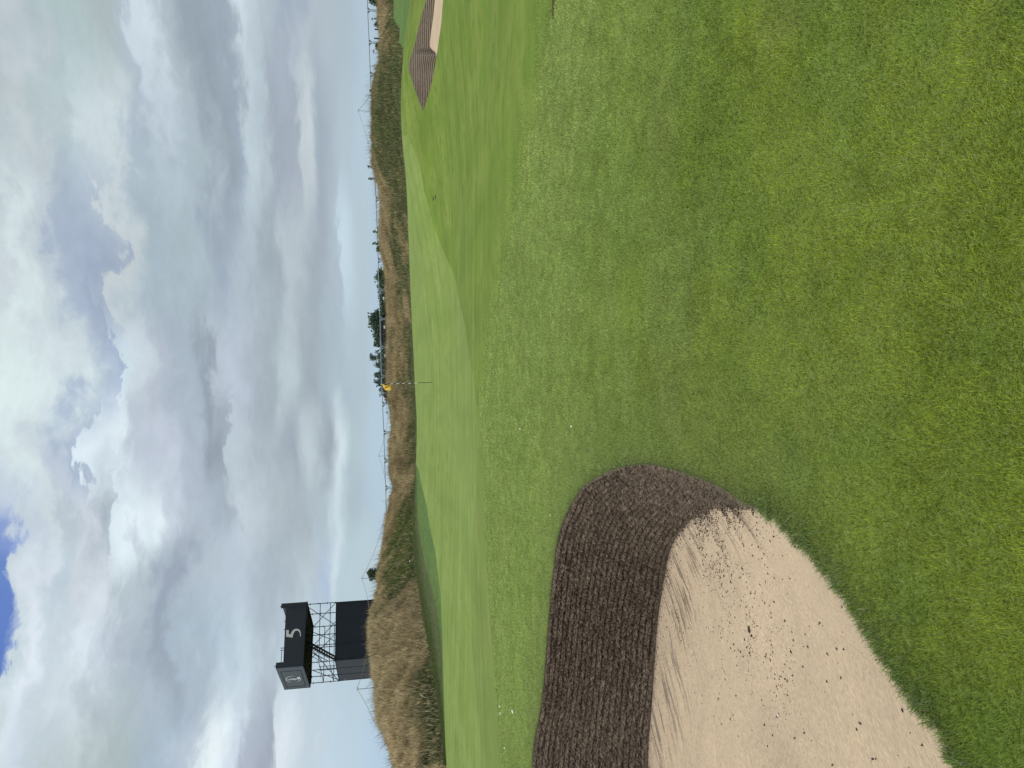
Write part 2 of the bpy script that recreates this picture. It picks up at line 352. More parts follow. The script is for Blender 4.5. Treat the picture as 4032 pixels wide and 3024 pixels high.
def dune_z(x, y):
    a = np.arctan2(x, y); r = np.hypot(x, y)
    rc = np.interp(a, CA, CR); zc = np.interp(a, CA, CZZ) - 0.36; rf = np.interp(a, FA, FR)
    g = g_xy(x, y); gf = g_xy(np.sin(a) * rf, np.cos(a) * rf)
    t = np.clip((r - rf) / (rc - rf), 0, 1)
    bumpn = (fbm(x * 0.33, y * 0.33, 11, 4) - 0.5)
    s = np.sin(t * math.pi / 2) ** 1.15
    zc = zc - 0.17 * sstep(-0.17, -0.26, a)
    z1 = gf + (zc - gf) * s + bumpn * 0.45 * np.sin(math.pi * t)
    tb = np.clip((r - rc) / 16.0, 0, 1)
    z2 = zc + (-2.2 - zc) * sstep(0, 1, tb) + bumpn * 0.4 * np.sin(math.pi * tb)
    z = np.where(r < rf, g, np.where(r < rc, z1, z2))
    return z, t, rf, rc
def ground_z(x, y): return dune_z(np.asarray(x, float), np.asarray(y, float))[0]
def hit_d(ix, iy, r0=20.0, r1=90.0):
    d = ray(ix, iy); h = math.hypot(d[0], d[1]); ux, uy, uz = d / h
    r = np.linspace(r0, r1, 1400); z = H + r * uz; g = ground_z(ux * r, uy * r)
    idx = np.where(z <= g)[0]
    return None if len(idx) == 0 else r[idx[0]]

# ------------------------------------------------------------------ outlines on the ground
D = 4032 / 2212
def hits(pts, s=1.0): return [hit(x * s, y * s) for x, y in pts]
# near bunker
RIM = hits([(1640,1095),(1600,1080),(1560,1052),(1500,1026),(1440,1009),(1400,1001),(1340,1008),(1290,1030),(1250,1064),(1212,1140),(1195,1240),(1185,1350),(1178,1440),(1170,1520),(1150,1659)], D)
_last = RIM[-1]
RIM += [np.array([_last[0] - 0.9, _last[1] - 0.35, 0]), np.array([_last[0] - 1.8, _last[1] - 1.3, 0]), np.array([_last[0] - 2.1, _last[1] - 2.6, 0]), np.array([_last[0] - 1.9, _last[1] - 3.9, 0])]
WB = [at_z(x * D, y * D, z) for x, y, z in [(1640,1095,-0.03),(1590,1088,-0.20),(1530,1100,-0.42),(1490,1125,-0.60),(1450,1180,-0.80),(1435,1250,-0.90),(1420,1350,-0.98),(1410,1500,-1.03),(1400,1659,-1.05)]]
_w = WB[-1]
WB += [np.array([_w[0] - 0.75, _w[1] - 0.3, -1.0]), np.array([_w[0] - 1.45, _w[1] - 1.1, -0.9]), np.array([_w[0] - 1.6, _w[1] - 2.2, -0.6]), np.array([RIM[-1][0], RIM[-1][1], -0.03])]
NEAR = hits([(1640,1095),(1740,1185),(1825,1290),(1885,1385),(1945,1475),(2005,1560),(2065,1659)], D)
_n = NEAR[-1]
NEAR += [np.array([_n[0] - 0.9, _n[1] - 0.45, 0]), np.array([_n[0] - 2.2, _n[1] - 0.35, 0]), np.array([_n[0] - 3.5, _n[1] + 0.4, 0]), np.array([RIM[-1][0], RIM[-1][1], 0])]
for L in (RIM, NEAR):
    for p in L: p[2] = g_xy(p[0:1], p[1:2])[0]
NS = 900
rimc = curve(RIM, NS); nearc = curve(NEAR, NS); wbc = curve(WB, NS)
jit = (fbm(np.arange(NS) * 0.13, np.zeros(NS), 5, 3) - 0.5)
nearc[1:-1, 0] += jit[1:-1] * 0.05; nearc[1:-1, 1] += jit[1:-1] * 0.05
rimc[:, 2] = g_xy(rimc[:, 0], rimc[:, 1]); nearc[:, 2] = g_xy(nearc[:, 0], nearc[:, 1])
B1 = np.vstack([rimc[:-1:5], nearc[::-1][:-1:5]])
# far bunker
R2 = [(1664,434,26.5),(1652,405,26.8),(1640,372,27),(1625,325,27.3),(1612,285,27.5),(1608,262,27.5),(1612,240,27.4),(1628,190,27.2),(1650,100,26.8),(1677,0,26.0),(1700,-90,25.2),(1722,-170,24)]
L2 = [(1665,434,26.4),(1678,405,26.2),(1690,362,25.7),(1700,325,25.2),(1707,289,24.8),(1722,200,23.9),(1736,100,22.6),(1744,0,21.8),(1750,-90,21.5),(1722,-170,24)]
W2 = [(1666,434,26.45),(1682,405,26.45),(1694,362,26.4),(1704,325,26.2),(1711,289,25.9),(1716,250,25.4),(1720,222,24.6),(1719,208,24.35),(1706,200,25.4),(1696,192,25.9),(1692,181,26.0),(1697,127,26.0),(1706,66,25.7),(1712,0,25.3),(1718,-90,24.8),(1722,-170,24.1)]
ys2 = np.linspace(434, -170, 460)
def samp(tab, ys, sm_=9):
    t_ = sorted(tab, key=lambda q: q[1]); yy_ = [q[1] for q in t_]
    xs_ = np.interp(ys, yy_, [q[0] for q in t_]); rs_ = np.interp(ys, yy_, [q[2] for q in t_]); kk_ = np.ones(sm_) / sm_; h_ = sm_ // 2
    if sm_ > 1:
        xs_ = np.convolve(np.pad(xs_, h_, mode='edge'), kk_, 'valid'); rs_ = np.convolve(np.pad(rs_, h_, mode='edge'), kk_, 'valid')
    return np.array([at_r(a_, b_, c_) for a_, b_, c_ in zip(xs_, ys, rs_)])
rim2 = samp(R2, ys2, 17); near2 = samp(L2, ys2, 17); wb2 = samp(W2, ys2, 15)
near2[0] = rim2[0]; near2[-1] = rim2[-1]
E2 = np.vstack([rim2, near2]); E2d = E2[:, 2] - g_xy(E2[:, 0], E2[:, 1])
wb2[0] = rim2[0]; wb2[-1] = rim2[-1]
B2 = np.vstack([rim2[:-1:6], near2[::-1][:-1:6]])
# third bunker, only its tip is in frame at the far side of a near lip
RIM3 = [hit(x, y) for x, y in [(2176,84),(2174,50),(2175,0),(2178,-60),(2186,-130)]]
RIM3 += [RIM3[-1] + np.array([0.6, -0.1, 0]), RIM3[-1] + np.array([1.3, -0.6, 0])]
NEAR3 = [hit(x, y) for x, y in [(2179,84),(2181,50),(2186,0),(2200,-60),(2225,-130)]]
NEAR3 += [NEAR3[-1] + np.array([0.5, -0.45, 0]), RIM3[-1].copy()]
rim3 = curve(RIM3, 160); near3 = curve(NEAR3, 160)
for c_ in (rim3, near3): c_[:, 2] = g_xy(c_[:, 0], c_[:, 1])
B3 = np.vstack([rim3[:-1:4], near3[::-1][:-1:4]])

greenI_near = [(1606,530),(1630,590),(1651,650),(1669,750),(1690,816),(1712,907),(1748,994),(1772,1045),(1793,1100),(1808,1180),(1829,1271),(1844,1360),(1862,1482),(1877,1603),(1883,1723),(1880,1844),(1874,1964),(1867,2015),(1857,2144),(1854,2338),(1857,2533),(1874,2727),(1887,2856),(1896,3024),(1915,3300)]
fringeI = [(2205,-260),(2190,-90),(2176,10),(2163,90),(2151,181),(2142,271),(2124,422),(2103,512),(2067,651),(2043,784),(2025,844),(1998,989),(1964,1151),(1934,1301),(1910,1452),(1892,1603),(1885,1700)]
leftI = [(1651,1862),(1663,1922),(1678,1982),(1696,2090),(1712,2163),(1727,2271),(1736,2361),(1742,2500),(1744,2597),(1749,2792),(1757,2990)]
semiI = [(1644,1900),(1640,1960),(1642,2000),(1654,2120),(1669,2196),(1687,2271),(1712,2362),(1727,2452),(1741,2560)]
def foot_pt(iy, off=0.0):
    a_ = azel(1600, iy)[0]; r_ = float(np.interp(a_, FA, FR)) + off; return np.array([math.sin(a_) * r_, math.cos(a_) * r_])
gn = [p[:2] for p in map(lambda q: hit(*q), greenI_near)]
fr = [p[:2] for p in map(lambda q: hit(*q), fringeI)]
lf = [p[:2] for p in map(lambda q: hit(*q), leftI)]
sm = [p[:2] for p in map(lambda q: hit(*q), semiI)]
foot_line = [foot_pt(y) for y in (560, 700, 900, 1100, 1300, 1500, 1650, 1780)]
lf_ext = [lf[-1] + np.array([-3.5, -0.5])]
GREEN = gn + lf_ext[::-1] + lf[::-1] + foot_line[::-1]
# fringe: everything on the camera's side of the fringe line / green near line
FR_A = list(reversed(fr))            # from junction to the right
GN_L = gn[14:]                       # from junction to the left
FRINGE = [np.array([26.0, fr[0][1] - 1.0])] + fr + GN_L + [np.array([-30, 12.0]), np.array([-30, -40.0]), np.array([30, -40.0]), np.array([30, 4.0])]
# collar beyond the green on the left, up to the dune foot
COLLAR = [foot_pt(1800)] + lf + lf_ext + [np.array([-22, 24.0])] + sm[::-1]

# ------------------------------------------------------------------ ground sheet (constrained triangulation so that outlines are crisp)
azs = np.concatenate([np.arange(-180, -48, 6), np.arange(-48, -34, 1.0), np.arange(-34, 34, 0.26), np.arange(34, 48, 1.0), np.arange(48, 180, 6)])
azs = np.radians(azs)
rad = np.concatenate([np.geomspace(0.4, 25, 95), np.arange(25.5, 84, 0.55), [86, 90, 96, 104, 115, 130, 150, 180, 230, 300, 420, 700, 1200, 2500]])
AA, RR = np.meshgrid(azs, rad); gx = (np.sin(AA) * RR).ravel(); gy = (np.cos(AA) * RR).ravel()
cons = [B1, B2, B3, np.array(GREEN), np.array(FRINGE), np.array(COLLAR)]
def dens(poly, closed=True, mx_=0.5):
    out = []; n = len(poly)
    for i in range(n if closed else n - 1):
        a = np.array(poly[i][:2]); b = np.array(poly[(i + 1) % n][:2]); d = np.linalg.norm(b - a); kx = max(1, int(d / max(mx_, 0.03 * np.linalg.norm(a))))
        for j in range(kx): out.append(a + (b - a) * j / kx)
    return np.array(out)
cl = [dens(c, True, 0.25) for c in cons]
keep = np.ones(len(gx), bool)
def seg_near(px, py, line, tol):
    n = len(line); near = np.zeros(len(px), bool)
    for p in line:
        near |= (np.abs(px - p[0]) < tol) & (np.abs(py - p[1]) < tol)
    return near
keep &= ~seg_near(gx, gy, cl[0], 0.03)
keep &= ~(inpoly(gx, gy, B1) | inpoly(gx, gy, B2) | inpoly(gx, gy, B3))
pts = [Vector((a, b)) for a, b in zip(gx[keep], gy[keep])]; edges = []
for c in cl:
    n0 = len(pts); pts += [Vector((p[0], p[1])) for p in c]; edges += [(n0 + i, n0 + (i + 1) % len(c)) for i in range(len(c))]
rv, re_, rf_, *_ = delaunay_2d_cdt(pts, edges, [], 0, 1e-6)
vx = np.array([(v.x, v.y) for v in rv]); tris = np.array([f for f in rf_ if len(f) == 3])
cen = vx[tris].mean(1); cx_, cy_ = cen[:, 0], cen[:, 1]
hole = inpoly(cx_, cy_, B1) | inpoly(cx_, cy_, B2) | inpoly(cx_, cy_, B3)
tris = tris[~hole]; cx_ = cx_[~hole]; cy_ = cy_[~hole]
# orient up
e1 = vx[tris[:, 1]] - vx[tris[:, 0]]; e2 = vx[tris[:, 2]] - vx[tris[:, 0]]
fl = (e1[:, 0] * e2[:, 1] - e1[:, 1] * e2[:, 0]) < 0; tris[fl] = tris[fl][:, ::-1]
Zt = ground_z(vx[:, 0], vx[:, 1])
nb = np.hypot(vx[:, 0] - 11, vx[:, 1] - 23) < 14
dd = np.sqrt(((vx[nb][:, None] - E2[None, ::2, :2]) ** 2).sum(-1)); jn = dd.argmin(1)
Zt[nb] += E2d[::2][jn] * np.exp(-(dd.min(1) / 1.3) ** 2)
a_c = np.arctan2(cx_, cy_); r_c = np.hypot(cx_, cy_); rf_c = np.interp(a_c, FA, FR)
zone = np.full(len(tris), 1)                      # 1 fairway
zone[inpoly(cx_, cy_, [p for p in COLLAR])] = 3
zone[inpoly(cx_, cy_, [p for p in GREEN])] = 2
zone[inpoly(cx_, cy_, [p for p in FRINGE])] = 0
xr = azel(1600, 1800)[0]
rest = (zone == 1) & (a_c < xr) & (r_c > 20); zone[rest] = 4
back = (zone == 1) & (np.abs(a_c) > math.radians(60)); zone[back] = 0
far_r = (zone == 1) & (a_c > azel(1600, 300)[0]) & (r_c > 35); zone[far_r] = 3
zone[r_c >= rf_c] = 5
def sub(zid, name, mat_, label, kind='structure'):
    tt = tris[zone == zid]; u, inv = np.unique(tt, return_inverse=True)
    v = np.column_stack([vx[u], Zt[u]])
    o = mesh_obj(name, v, tris=inv.reshape(-1, 3), mat=mat_, smooth=True); tag(o, label, kind=kind); return o
sub(0, 'ground', M_FRINGE, 'short green fringe turf around the near bunker, filling the foreground')
sub(1, 'fairway', M_FAIR, 'yellow-green mown fairway between the fringe and the putting green')
sub(2, 'putting_green', M_GREEN, 'smooth pale putting green around the yellow flag')
sub(3, 'collar', M_COLLAR, 'darker green collar of turf beyond the putting green')
sub(4, 'rough', M_ROUGH, 'longer dull rough grass at the foot of the big straw dune')
sub(5, 'dunes', M_DUNE, 'long rolling dunes behind the green')

# ------------------------------------------------------------------ grass blades
def blades(name, roots, height, width, lean_dir, lean, tint, seg, mat_, label, zbase=None):
    """one mesh of curved blades. roots (n,3); height,width,lean (n); lean_dir (n) angle; tint (n,3)"""
    n = len(roots); ld = np.stack([np.cos(lean_dir), np.sin(lean_dir), np.zeros(n)], 1)
    side_a = lean_dir + math.pi / 2 + rng.normal(0, 0.9, n); sd_ = np.stack([np.cos(side_a), np.sin(side_a), np.zeros(n)], 1)
    V = []; 
    for k_ in range(seg):
        t = k_ / seg
        ang = lean * (0.35 + 0.65 * t)
        c = roots + ld * (height * t * np.sin(ang))[:, None]; c = c + np.array([0, 0, 1.0]) * (height * t * np.cos(ang))[:, None]
        wd = (width * (1 - 0.55 * t) / 2)[:, None]
        V += [c - sd_ * wd, c + sd_ * wd]
    ang = lean * 1.12
    c = roots + ld * (height * np.sin(ang))[:, None] + np.array([0, 0, 1.0]) * (height * np.cos(ang))[:, None]
    V.append(c)
    nv = 2 * seg + 1
    A = np.stack(V, 1).reshape(-1, 3); b0 = np.arange(n) * nv
    q = [np.stack([b0 + 2 * k_, b0 + 2 * k_ + 1, b0 + 2 * k_ + 3, b0 + 2 * k_ + 2], 1) for k_ in range(seg - 1)]
    t3 = np.stack([b0 + 2 * (seg - 1), b0 + 2 * (seg - 1) + 1, b0 + 2 * seg], 1)
    col = np.repeat(tint, nv, axis=0)
    o = mesh_obj(name, A, tris=t3, quads=np.concatenate(q) if q else None, mat=mat_, smooth=False, col=col)
    return tag(o, label, 'grass', kind='stuff')

def turf_field(n, r0, r1, p):
    # density falls off with distance
    u = rng.random(n); e = 2 - p
    r = (r0 ** e + u * (r1 ** e - r0 ** e)) ** (1 / e)
    a = rng.uniform(-math.radians(37), math.radians(37), n); wide = rng.random(n) < 0.22; a[wide] = np.sign(a[wide]) * rng.uniform(math.radians(37), math.radians(72), wide.sum())
    return np.sin(a) * r, np.cos(a) * r, r
def edge_dist(x, y, line):
    out = np.full(len(x), 9.0)
    for i in range(0, len(x), 40000):
        d = np.sqrt(((x[i:i + 40000, None] - line[None, :, 0]) ** 2 + (y[i:i + 40000, None] - line[None, :, 1]) ** 2)).min(1); out[i:i + 40000] = d
    return out
def turf_tint(x, y, n):
    a = fbm(x * 0.9 + 3, y * 0.9, 21, 4); b = fbm(x * 3.1, y * 3.1 + 7, 31, 4); c = fbm(x * 11, y * 11, 41, 3)
    base = np.array([0.168, 0.268, 0.026]); yel = np.array([0.250, 0.335, 0.030]); dark = np.array([0.100, 0.205, 0.026]); dull = np.array([0.225, 0.285, 0.085])
    t = base[None] * np.ones((n, 1))
    w1 = sstep(0.46, 0.66, a)[:, None] * 0.6; t = t * (1 - w1) + yel * w1
    w2 = sstep(0.50, 0.70, b)[:, None] * 0.5; t = t * (1 - w2) + dark * w2
    w3 = sstep(0.55, 0.72, fbm(x * 1.3 + 40, y * 1.3, 51, 4))[:, None] * 0.45; t = t * (1 - w3) + dull * w3
    w4 = sstep(2.8, 7.0, np.hypot(x, y) + 2.5 * (b - 0.5))[:, None] * 0.88; t = t * (1 - w4) + np.array([0.300, 0.425, 0.112]) * (0.85 + 0.3 * a)[:, None] * w4
    t = t * (0.72 + 0.56 * c)[:, None]
    t = t * np.array([1.07, 0.96, 1.05]) * rng.uniform(0.35, 1.75, n)[:, None]
    straw = rng.random(n) < 0.022
    t[straw] = np.array([0.42, 0.42, 0.20]) * rng.uniform(0.7, 1.2, straw.sum())[:, None]
    return t
NB = 1600000
x, y, r = turf_field(NB, 1.05, 13.0, 1.35)
inF = inpoly(x, y, FRINGE); fl_ = np.vstack([dens(fr, False, 0.2), dens(GN_L, False, 0.2)]); outd = np.where(inF, 0, edge_dist(x, y, fl_))
ok = ~(inpoly(x, y, B1) | inpoly(x, y, B3)) & (rng.random(len(x)) < np.exp(-outd / 0.22))
x, y, r = x[ok], y[ok], r[ok]; n = len(x)
d1 = edge_dist(x, y, nearc[::6]); d2 = edge_dist(x, y, rimc[::6])
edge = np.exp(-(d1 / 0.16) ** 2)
lush = fbm(x * 2.2, y * 2.2, 61, 3)
hgt = (0.011 + 0.010 * lush) * rng.uniform(0.6, 1.5, n) * (1 + 0.6 * edge) 
wid = 0.0017 * np.maximum(1, (r / 2.0)) ** 0.62 * rng.uniform(0.7, 1.3, n)
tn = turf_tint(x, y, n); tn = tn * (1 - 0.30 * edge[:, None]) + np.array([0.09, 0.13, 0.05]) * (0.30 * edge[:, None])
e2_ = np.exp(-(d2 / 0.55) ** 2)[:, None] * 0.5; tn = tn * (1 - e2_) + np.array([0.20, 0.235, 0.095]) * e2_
ldir = 2 * math.pi * vn(x * 6, y * 6, 71) * 1.5 + rng.normal(0, 1.1, n)
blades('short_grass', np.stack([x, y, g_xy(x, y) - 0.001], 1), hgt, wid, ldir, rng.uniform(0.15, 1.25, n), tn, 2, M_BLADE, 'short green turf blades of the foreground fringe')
# fringe of longer blades hanging round the near bunker
def rim_fringe(line, n, h, wd, out, tints, name, label, spread=0.05, vis=None):
    i = rng.integers(0, len(line) - 1, n); f = rng.random(n)[:, None]
    p = line[i] * (1 - f) + line[np.minimum(i + 1, len(line) - 1)] * f
    tg = line[np.minimum(i + 3, len(line) - 1)] - line[np.maximum(i - 3, 0)]; tg = tg[:, :2] / (np.linalg.norm(tg[:, :2], axis=1)[:, None] + 1e-9)
    nrm = np.stack([-tg[:, 1], tg[:, 0]], 1) * out
    off = rng.exponential(spread, n) - 0.006
    p = p.copy(); p[:, 0] -= nrm[:, 0] * off; p[:, 1] -= nrm[:, 1] * off
    ang = np.arctan2(nrm[:, 1], nrm[:, 0]) + rng.normal(0, 0.7, n)
    t = tints[rng.integers(0, len(tints), n)] * rng.uniform(0.6, 1.4, n)[:, None]
    return blades(name, p, h * rng.uniform(0.4, 1.3, n), wd * rng.uniform(0.7, 1.3, n), ang, rng.uniform(0.5, 1.5, n), t, 3, M_BLADE, label)
TI = np.array([(0.14, 0.22, 0.05), (0.17, 0.25, 0.045), (0.11, 0.17, 0.06), (0.22, 0.24, 0.10)])
rim_fringe(nearc[:700], 24000, 0.034, 0.0024, -1, TI, 'edge_grass', 'longer grass overhanging the near sand edge', 0.04)
TI2 = np.array([(0.17, 0.23, 0.07), (0.20, 0.23, 0.09), (0.17, 0.13, 0.08), (0.15, 0.23, 0.06)])
rim_fringe(rimc[:760], 14000, 0.018, 0.003, 1, TI2, 'lip_grass', 'clipped turf along the top of the dark sod wall', 0.03)

# ------------------------------------------------------------------ bunker walls (stacked sods) and sand
def sod_wall(name, top, foot, layers, nt_, cols, label, depth=0.03, crev=0.35, lip=0.01, seed=0, grain=0.012, wobble=1.0, crumble=0.0, tn_=1.0, pitch=None):
    ns = len(top); T = np.linspace(0, 1, nt_)
    s_i = np.arange(ns); arc = np.concatenate([[0], np.cumsum(np.linalg.norm(np.diff(top, axis=0), axis=1))])
    P_ = top[:, None] * (1 - T[None, :, None]) + foot[:, None] * T[None, :, None]
    tg = np.gradient(top[:, :2], axis=0); tg /= np.linalg.norm(tg, axis=1)[:, None] + 1e-9
    nr = np.stack([tg[:, 1], -tg[:, 0]], 1)
    inward = foot[:, :2] - top[:, :2]
    sgn = np.sign((nr * inward).sum(1).sum() or 1); nr = nr * sgn
    hgt_ = np.linalg.norm(top - foot, axis=1); fade = np.clip(hgt_ / (0.25 * hgt_.max()), 0, 1)
    SS, TT = np.meshgrid(arc, T, indexing='ij')
    wob = (fbm(SS * 1.1, TT * 3, seed + 1, 3) - 0.5) * 1.3 + (fbm(SS * 7, TT * 9, seed + 9, 3) - 0.5) * 0.55
    wob = wob * wobble
    ph = TT * layers + wob if pitch is None else (P_[:, :, 2].max() - P_[:, :, 2]) / pitch + wob; fr_ = ph - np.floor(ph)
    prof = 1 - np.abs(2 * fr_ - 1) ** 3.0               # rounded ledge per sod
    amp_ = 0.45 + 0.9 * fbm(SS * 2.5, ph * 0.7, seed + 2, 3)
    fine = fbm(SS * 38, TT * hgt_[:, None] * 44, seed + 3, 3) - 0.5
    mid = fbm(SS * 9, TT * hgt_[:, None] * 16, seed + 4, 3) - 0.5
    fib = fbm(SS * 85, TT * hgt_[:, None] * 60 + SS * 12, seed + 6, 2) - 0.5
    grit = rng.random((ns, nt_)) - 0.5
    env = np.minimum(1, np.minimum(TT, 1 - TT) * 25)
    disp = (depth * prof * amp_ + grain * 1.6 * fine + crumble * (0.035 * fib + 0.006 * grit) + 0.035 * mid * tn_) * fade[:, None] * env
    P_[:, :, 0] += nr[:, None, 0] * disp; P_[:, :, 1] += nr[:, None, 1] * disp
    P_[:, :, 2] += disp * 0.25 - lip * (1 - env) * 0
    c0, c1, c2 = [np.array(c) for c in cols]
    rnd = fbm(SS * 30, TT * 90 * max(1, hgt_.max()), seed + 5, 2)
    tone = np.clip(0.42 + tn_ * (1.3 * (rnd - 0.5) + 0.7 * mid) + (0.15 if crumble else 0.9) * (prof - 0.7) + crumble * (1.7 * fib + 1.0 * grit), 0, 1.5)[..., None]
    C = c0 * (1 - tone) + c1 * tone
    cr_ = (np.exp(-(np.minimum(fr_, 1 - fr_) / (0.16 if crumble else 0.24)) ** 2) * crev * (1 - crumble * 0.45 + crumble * 0.9 * fbm(SS * 3.5, ph * 0.8, seed + 8, 3)))[..., None]
    C = C * (1 - cr_) + c2 * cr_
    spk = (rng.random((ns, nt_)) < 0.02)[..., None]; C = np.where(spk, C * 2.1, C)
    idx = np.arange(ns * nt_).reshape(ns, nt_)
    q = np.stack([idx[:-1, :-1], idx[1:, :-1], idx[1:, 1:], idx[:-1, 1:]], -1).reshape(-1, 4)
    if sgn > 0: q = q[:, ::-1]
    o = mesh_obj(name, P_.reshape(-1, 3), quads=q, mat=M_SOD, smooth=False, col=C.reshape(-1, 3))
    tag(o, label, 'sod wall'); return o
def wall_fibres(o, n, label):
    me = o.data; co = np.empty(len(me.vertices) * 3, dtype=np.float32); me.vertices.foreach_get('co', co); co = co.reshape(-1, 3)
    p = co[rng.integers(0, len(co) * 3 // 4, n)]; tt = rng.random(n)[:, None]
    tn_f = np.array([0.30, 0.24, 0.17])[None] * (1 - tt) + np.array([0.10, 0.085, 0.06])[None] * tt
    gr = rng.random(n) < 0.10; tn_f[gr] = (0.13, 0.17, 0.06)
    return blades('root_fibres', p, rng.uniform(0.008, 0.026, n), rng.uniform(0.0012, 0.0030, n), rng.uniform(-2.6, -0.5, n), rng.uniform(0.9, 2.4, n), tn_f * rng.uniform(0.5, 1.4, n)[:, None], 2, M_MARRAM, label)
# resample finer for the near wall; keep the rim and the foot paired by shape
NW = 1500
rimf = curve(RIM, NW); wbf = curve(WB, NW)
# pair rim and foot: match at control stations
def station(curve_pts, ctrl):
    d = [np.argmin(np.linalg.norm(curve_pts[:, :2] - c[:2], axis=1)) for c in ctrl]; return np.array(d) / (len(curve_pts) - 1)
sr = station(rimf, [RIM[0], RIM[2], RIM[5], RIM[8], RIM[10], RIM[12], RIM[14], RIM[16], RIM[18]])
sw = station(wbf, [WB[0], WB[1], WB[2], WB[4], WB[5], WB[6], WB[8], WB[10], WB[12]])
u = np.linspace(0, 1, NW)
wmap = np.interp(u, sr, sw)
wbf = np.stack([np.interp(wmap, np.linspace(0, 1, NW), wbf[:, k_]) for k_ in range(3)], 1)
ksm = np.ones(61) / 61
for k_ in range(3):
    pad = np.concatenate([np.full(30, wbf[0, k_]), wbf[:, k_], np.full(30, wbf[-1, k_])]); wbf[:, k_] = np.convolve(pad, ksm, 'valid')
wbf[0] = WB[0]
rimf[:, 2] = g_xy(rimf[:, 0], rimf[:, 1]) + 0.004
_nw = sod_wall('sod_wall', rimf, wbf, 20, 240, [(0.034, 0.025, 0.019), (0.150, 0.115, 0.085), (0.016, 0.011, 0.008)], 'dark brown curved wall of stacked sods around the near bunker', 0.011, 0.50, seed=100, grain=0.014, wobble=0.55, crumble=1.0)
wall_fibres(_nw, 16000, 'pale root fibres and dead grass poking from the near sod wall')
sod_wall('sod_wall', rim2, wb2, 13, 130, [(0.080, 0.062, 0.046), (0.195, 0.155, 0.115), (0.012, 0.009, 0.007)], 'striped revetted sod wall of the far bunker at the top of the photo', 0.035, 0.55, seed=200, grain=0.003, wobble=0.2, tn_=0.7, pitch=0.056)
foot3 = rim3.copy(); fq = np.sin(np.linspace(0, math.pi, 160)) ** 0.5; foot3[:, :2] = rim3[:, :2] * (1 - 0.12 * fq[:, None]) + near3[:, :2] * (0.12 * fq[:, None]); foot3[:, 2] -= 0.55 * fq
sod_wall('sod_wall', rim3, foot3, 8, 40, [(0.03, 0.022, 0.015), (0.09, 0.07, 0.05), (0.01, 0.008, 0.006)], 'sliver of dark sod wall at the upper right-hand fringe, by the top edge', 0.02, 0.4, seed=300)

def sand_sheet(name, foot, near, nt_, prof, label, detail=True, seed=0):
    ns = len(foot); T = np.linspace(0, 1, nt_)
    P_ = foot[:, None] * (1 - T[None, :, None]) + near[:, None] * T[None, :, None]
    f = T ** prof
    P_[:, :, 2] = foot[:, 2][:, None] * (1 - f)[None] + (near[:, 2] - 0.012)[:, None] * f[None]
    x_, y_ = P_[..., 0], P_[..., 1]
    span = np.linalg.norm(foot[:, :2] - near[:, :2], axis=1)[:, None]
    dep = T[None, :] * span                                        # metres from the wall foot
    z = (fbm(x_ * 2.2, y_ * 2.2, seed + 1, 4) - 0.5) * 0.05 + (fbm(x_ * 45, y_ * 45, seed + 2, 2) - 0.5) * 0.004
    col_s = np.array([0.335, 0.262, 0.178]); col_d = np.array([0.278, 0.216, 0.146]); col_soil = np.array([0.10, 0.08, 0.065])
    mot = fbm(x_ * 1.4, y_ * 1.4, seed + 3, 4)[..., None]; C = col_d * (1 - mot) + col_s * (0.55 + 0.55 * mot) * 1.0
    if detail:
        # raked pulls running away from the wall foot, and fallen soil
        dirx, diry = math.cos(math.radians(52)), math.sin(math.radians(52))
        u_ = x_ * dirx + y_ * diry; v_ = -x_ * diry + y_ * dirx
        ridge = fbm(v_ * 34 + (fbm(u_ * 1.2, v_ * 1.2, seed + 7, 2) - 0.5) * 5, u_ * 2.2, seed + 4, 3)
        zone_ = np.exp(-(dep / 0.85) ** 2) * (0.35 + 0.9 * sstep(0.4, 0.6, fbm(x_ * 1.1, y_ * 1.1, seed + 5, 2)))
        z += (ridge - 0.5) * 0.05 * zone_
        line_ = sstep(0.60, 0.70, ridge) * zone_
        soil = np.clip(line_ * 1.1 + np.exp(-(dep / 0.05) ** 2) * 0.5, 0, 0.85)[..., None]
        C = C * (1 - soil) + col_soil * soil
        foot_tone = np.clip(np.exp(-(dep / 0.5) ** 2) * 0.35, 0, 1)[..., None]; C = C * (1 - foot_tone) + np.array([0.30, 0.235, 0.17]) * foot_tone  # sand blends to a darker tan towards the wall foot
    C = C * (1 + 0.10 * rng.normal(size=C.shape[:2]))[..., None]
    env = sstep(0, 0.12, np.minimum(T, 1 - T))[None, :] * np.clip(span / 0.3, 0, 1)
    P_[:, :, 2] += z * env
    idx = np.arange(ns * nt_).reshape(ns, nt_)
    q = np.stack([idx[:-1, :-1], idx[1:, :-1], idx[1:, 1:], idx[:-1, 1:]], -1).reshape(-1, 4)
    nrm_test = np.cross(P_[1, 0] - P_[0, 0], P_[0, 1] - P_[0, 0])
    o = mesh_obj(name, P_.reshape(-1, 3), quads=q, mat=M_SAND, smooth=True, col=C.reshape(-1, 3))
    return o, P_, dep
nearf = curve(NEAR, NW); nearf[1:-1, 0] += np.interp(u, np.linspace(0, 1, NS), jit)[1:-1] * 0.05; nearf[1:-1, 1] += np.interp(u, np.linspace(0, 1, NS), jit)[1:-1] * 0.05
nearf[:, 2] = g_xy(nearf[:, 0], nearf[:, 1])
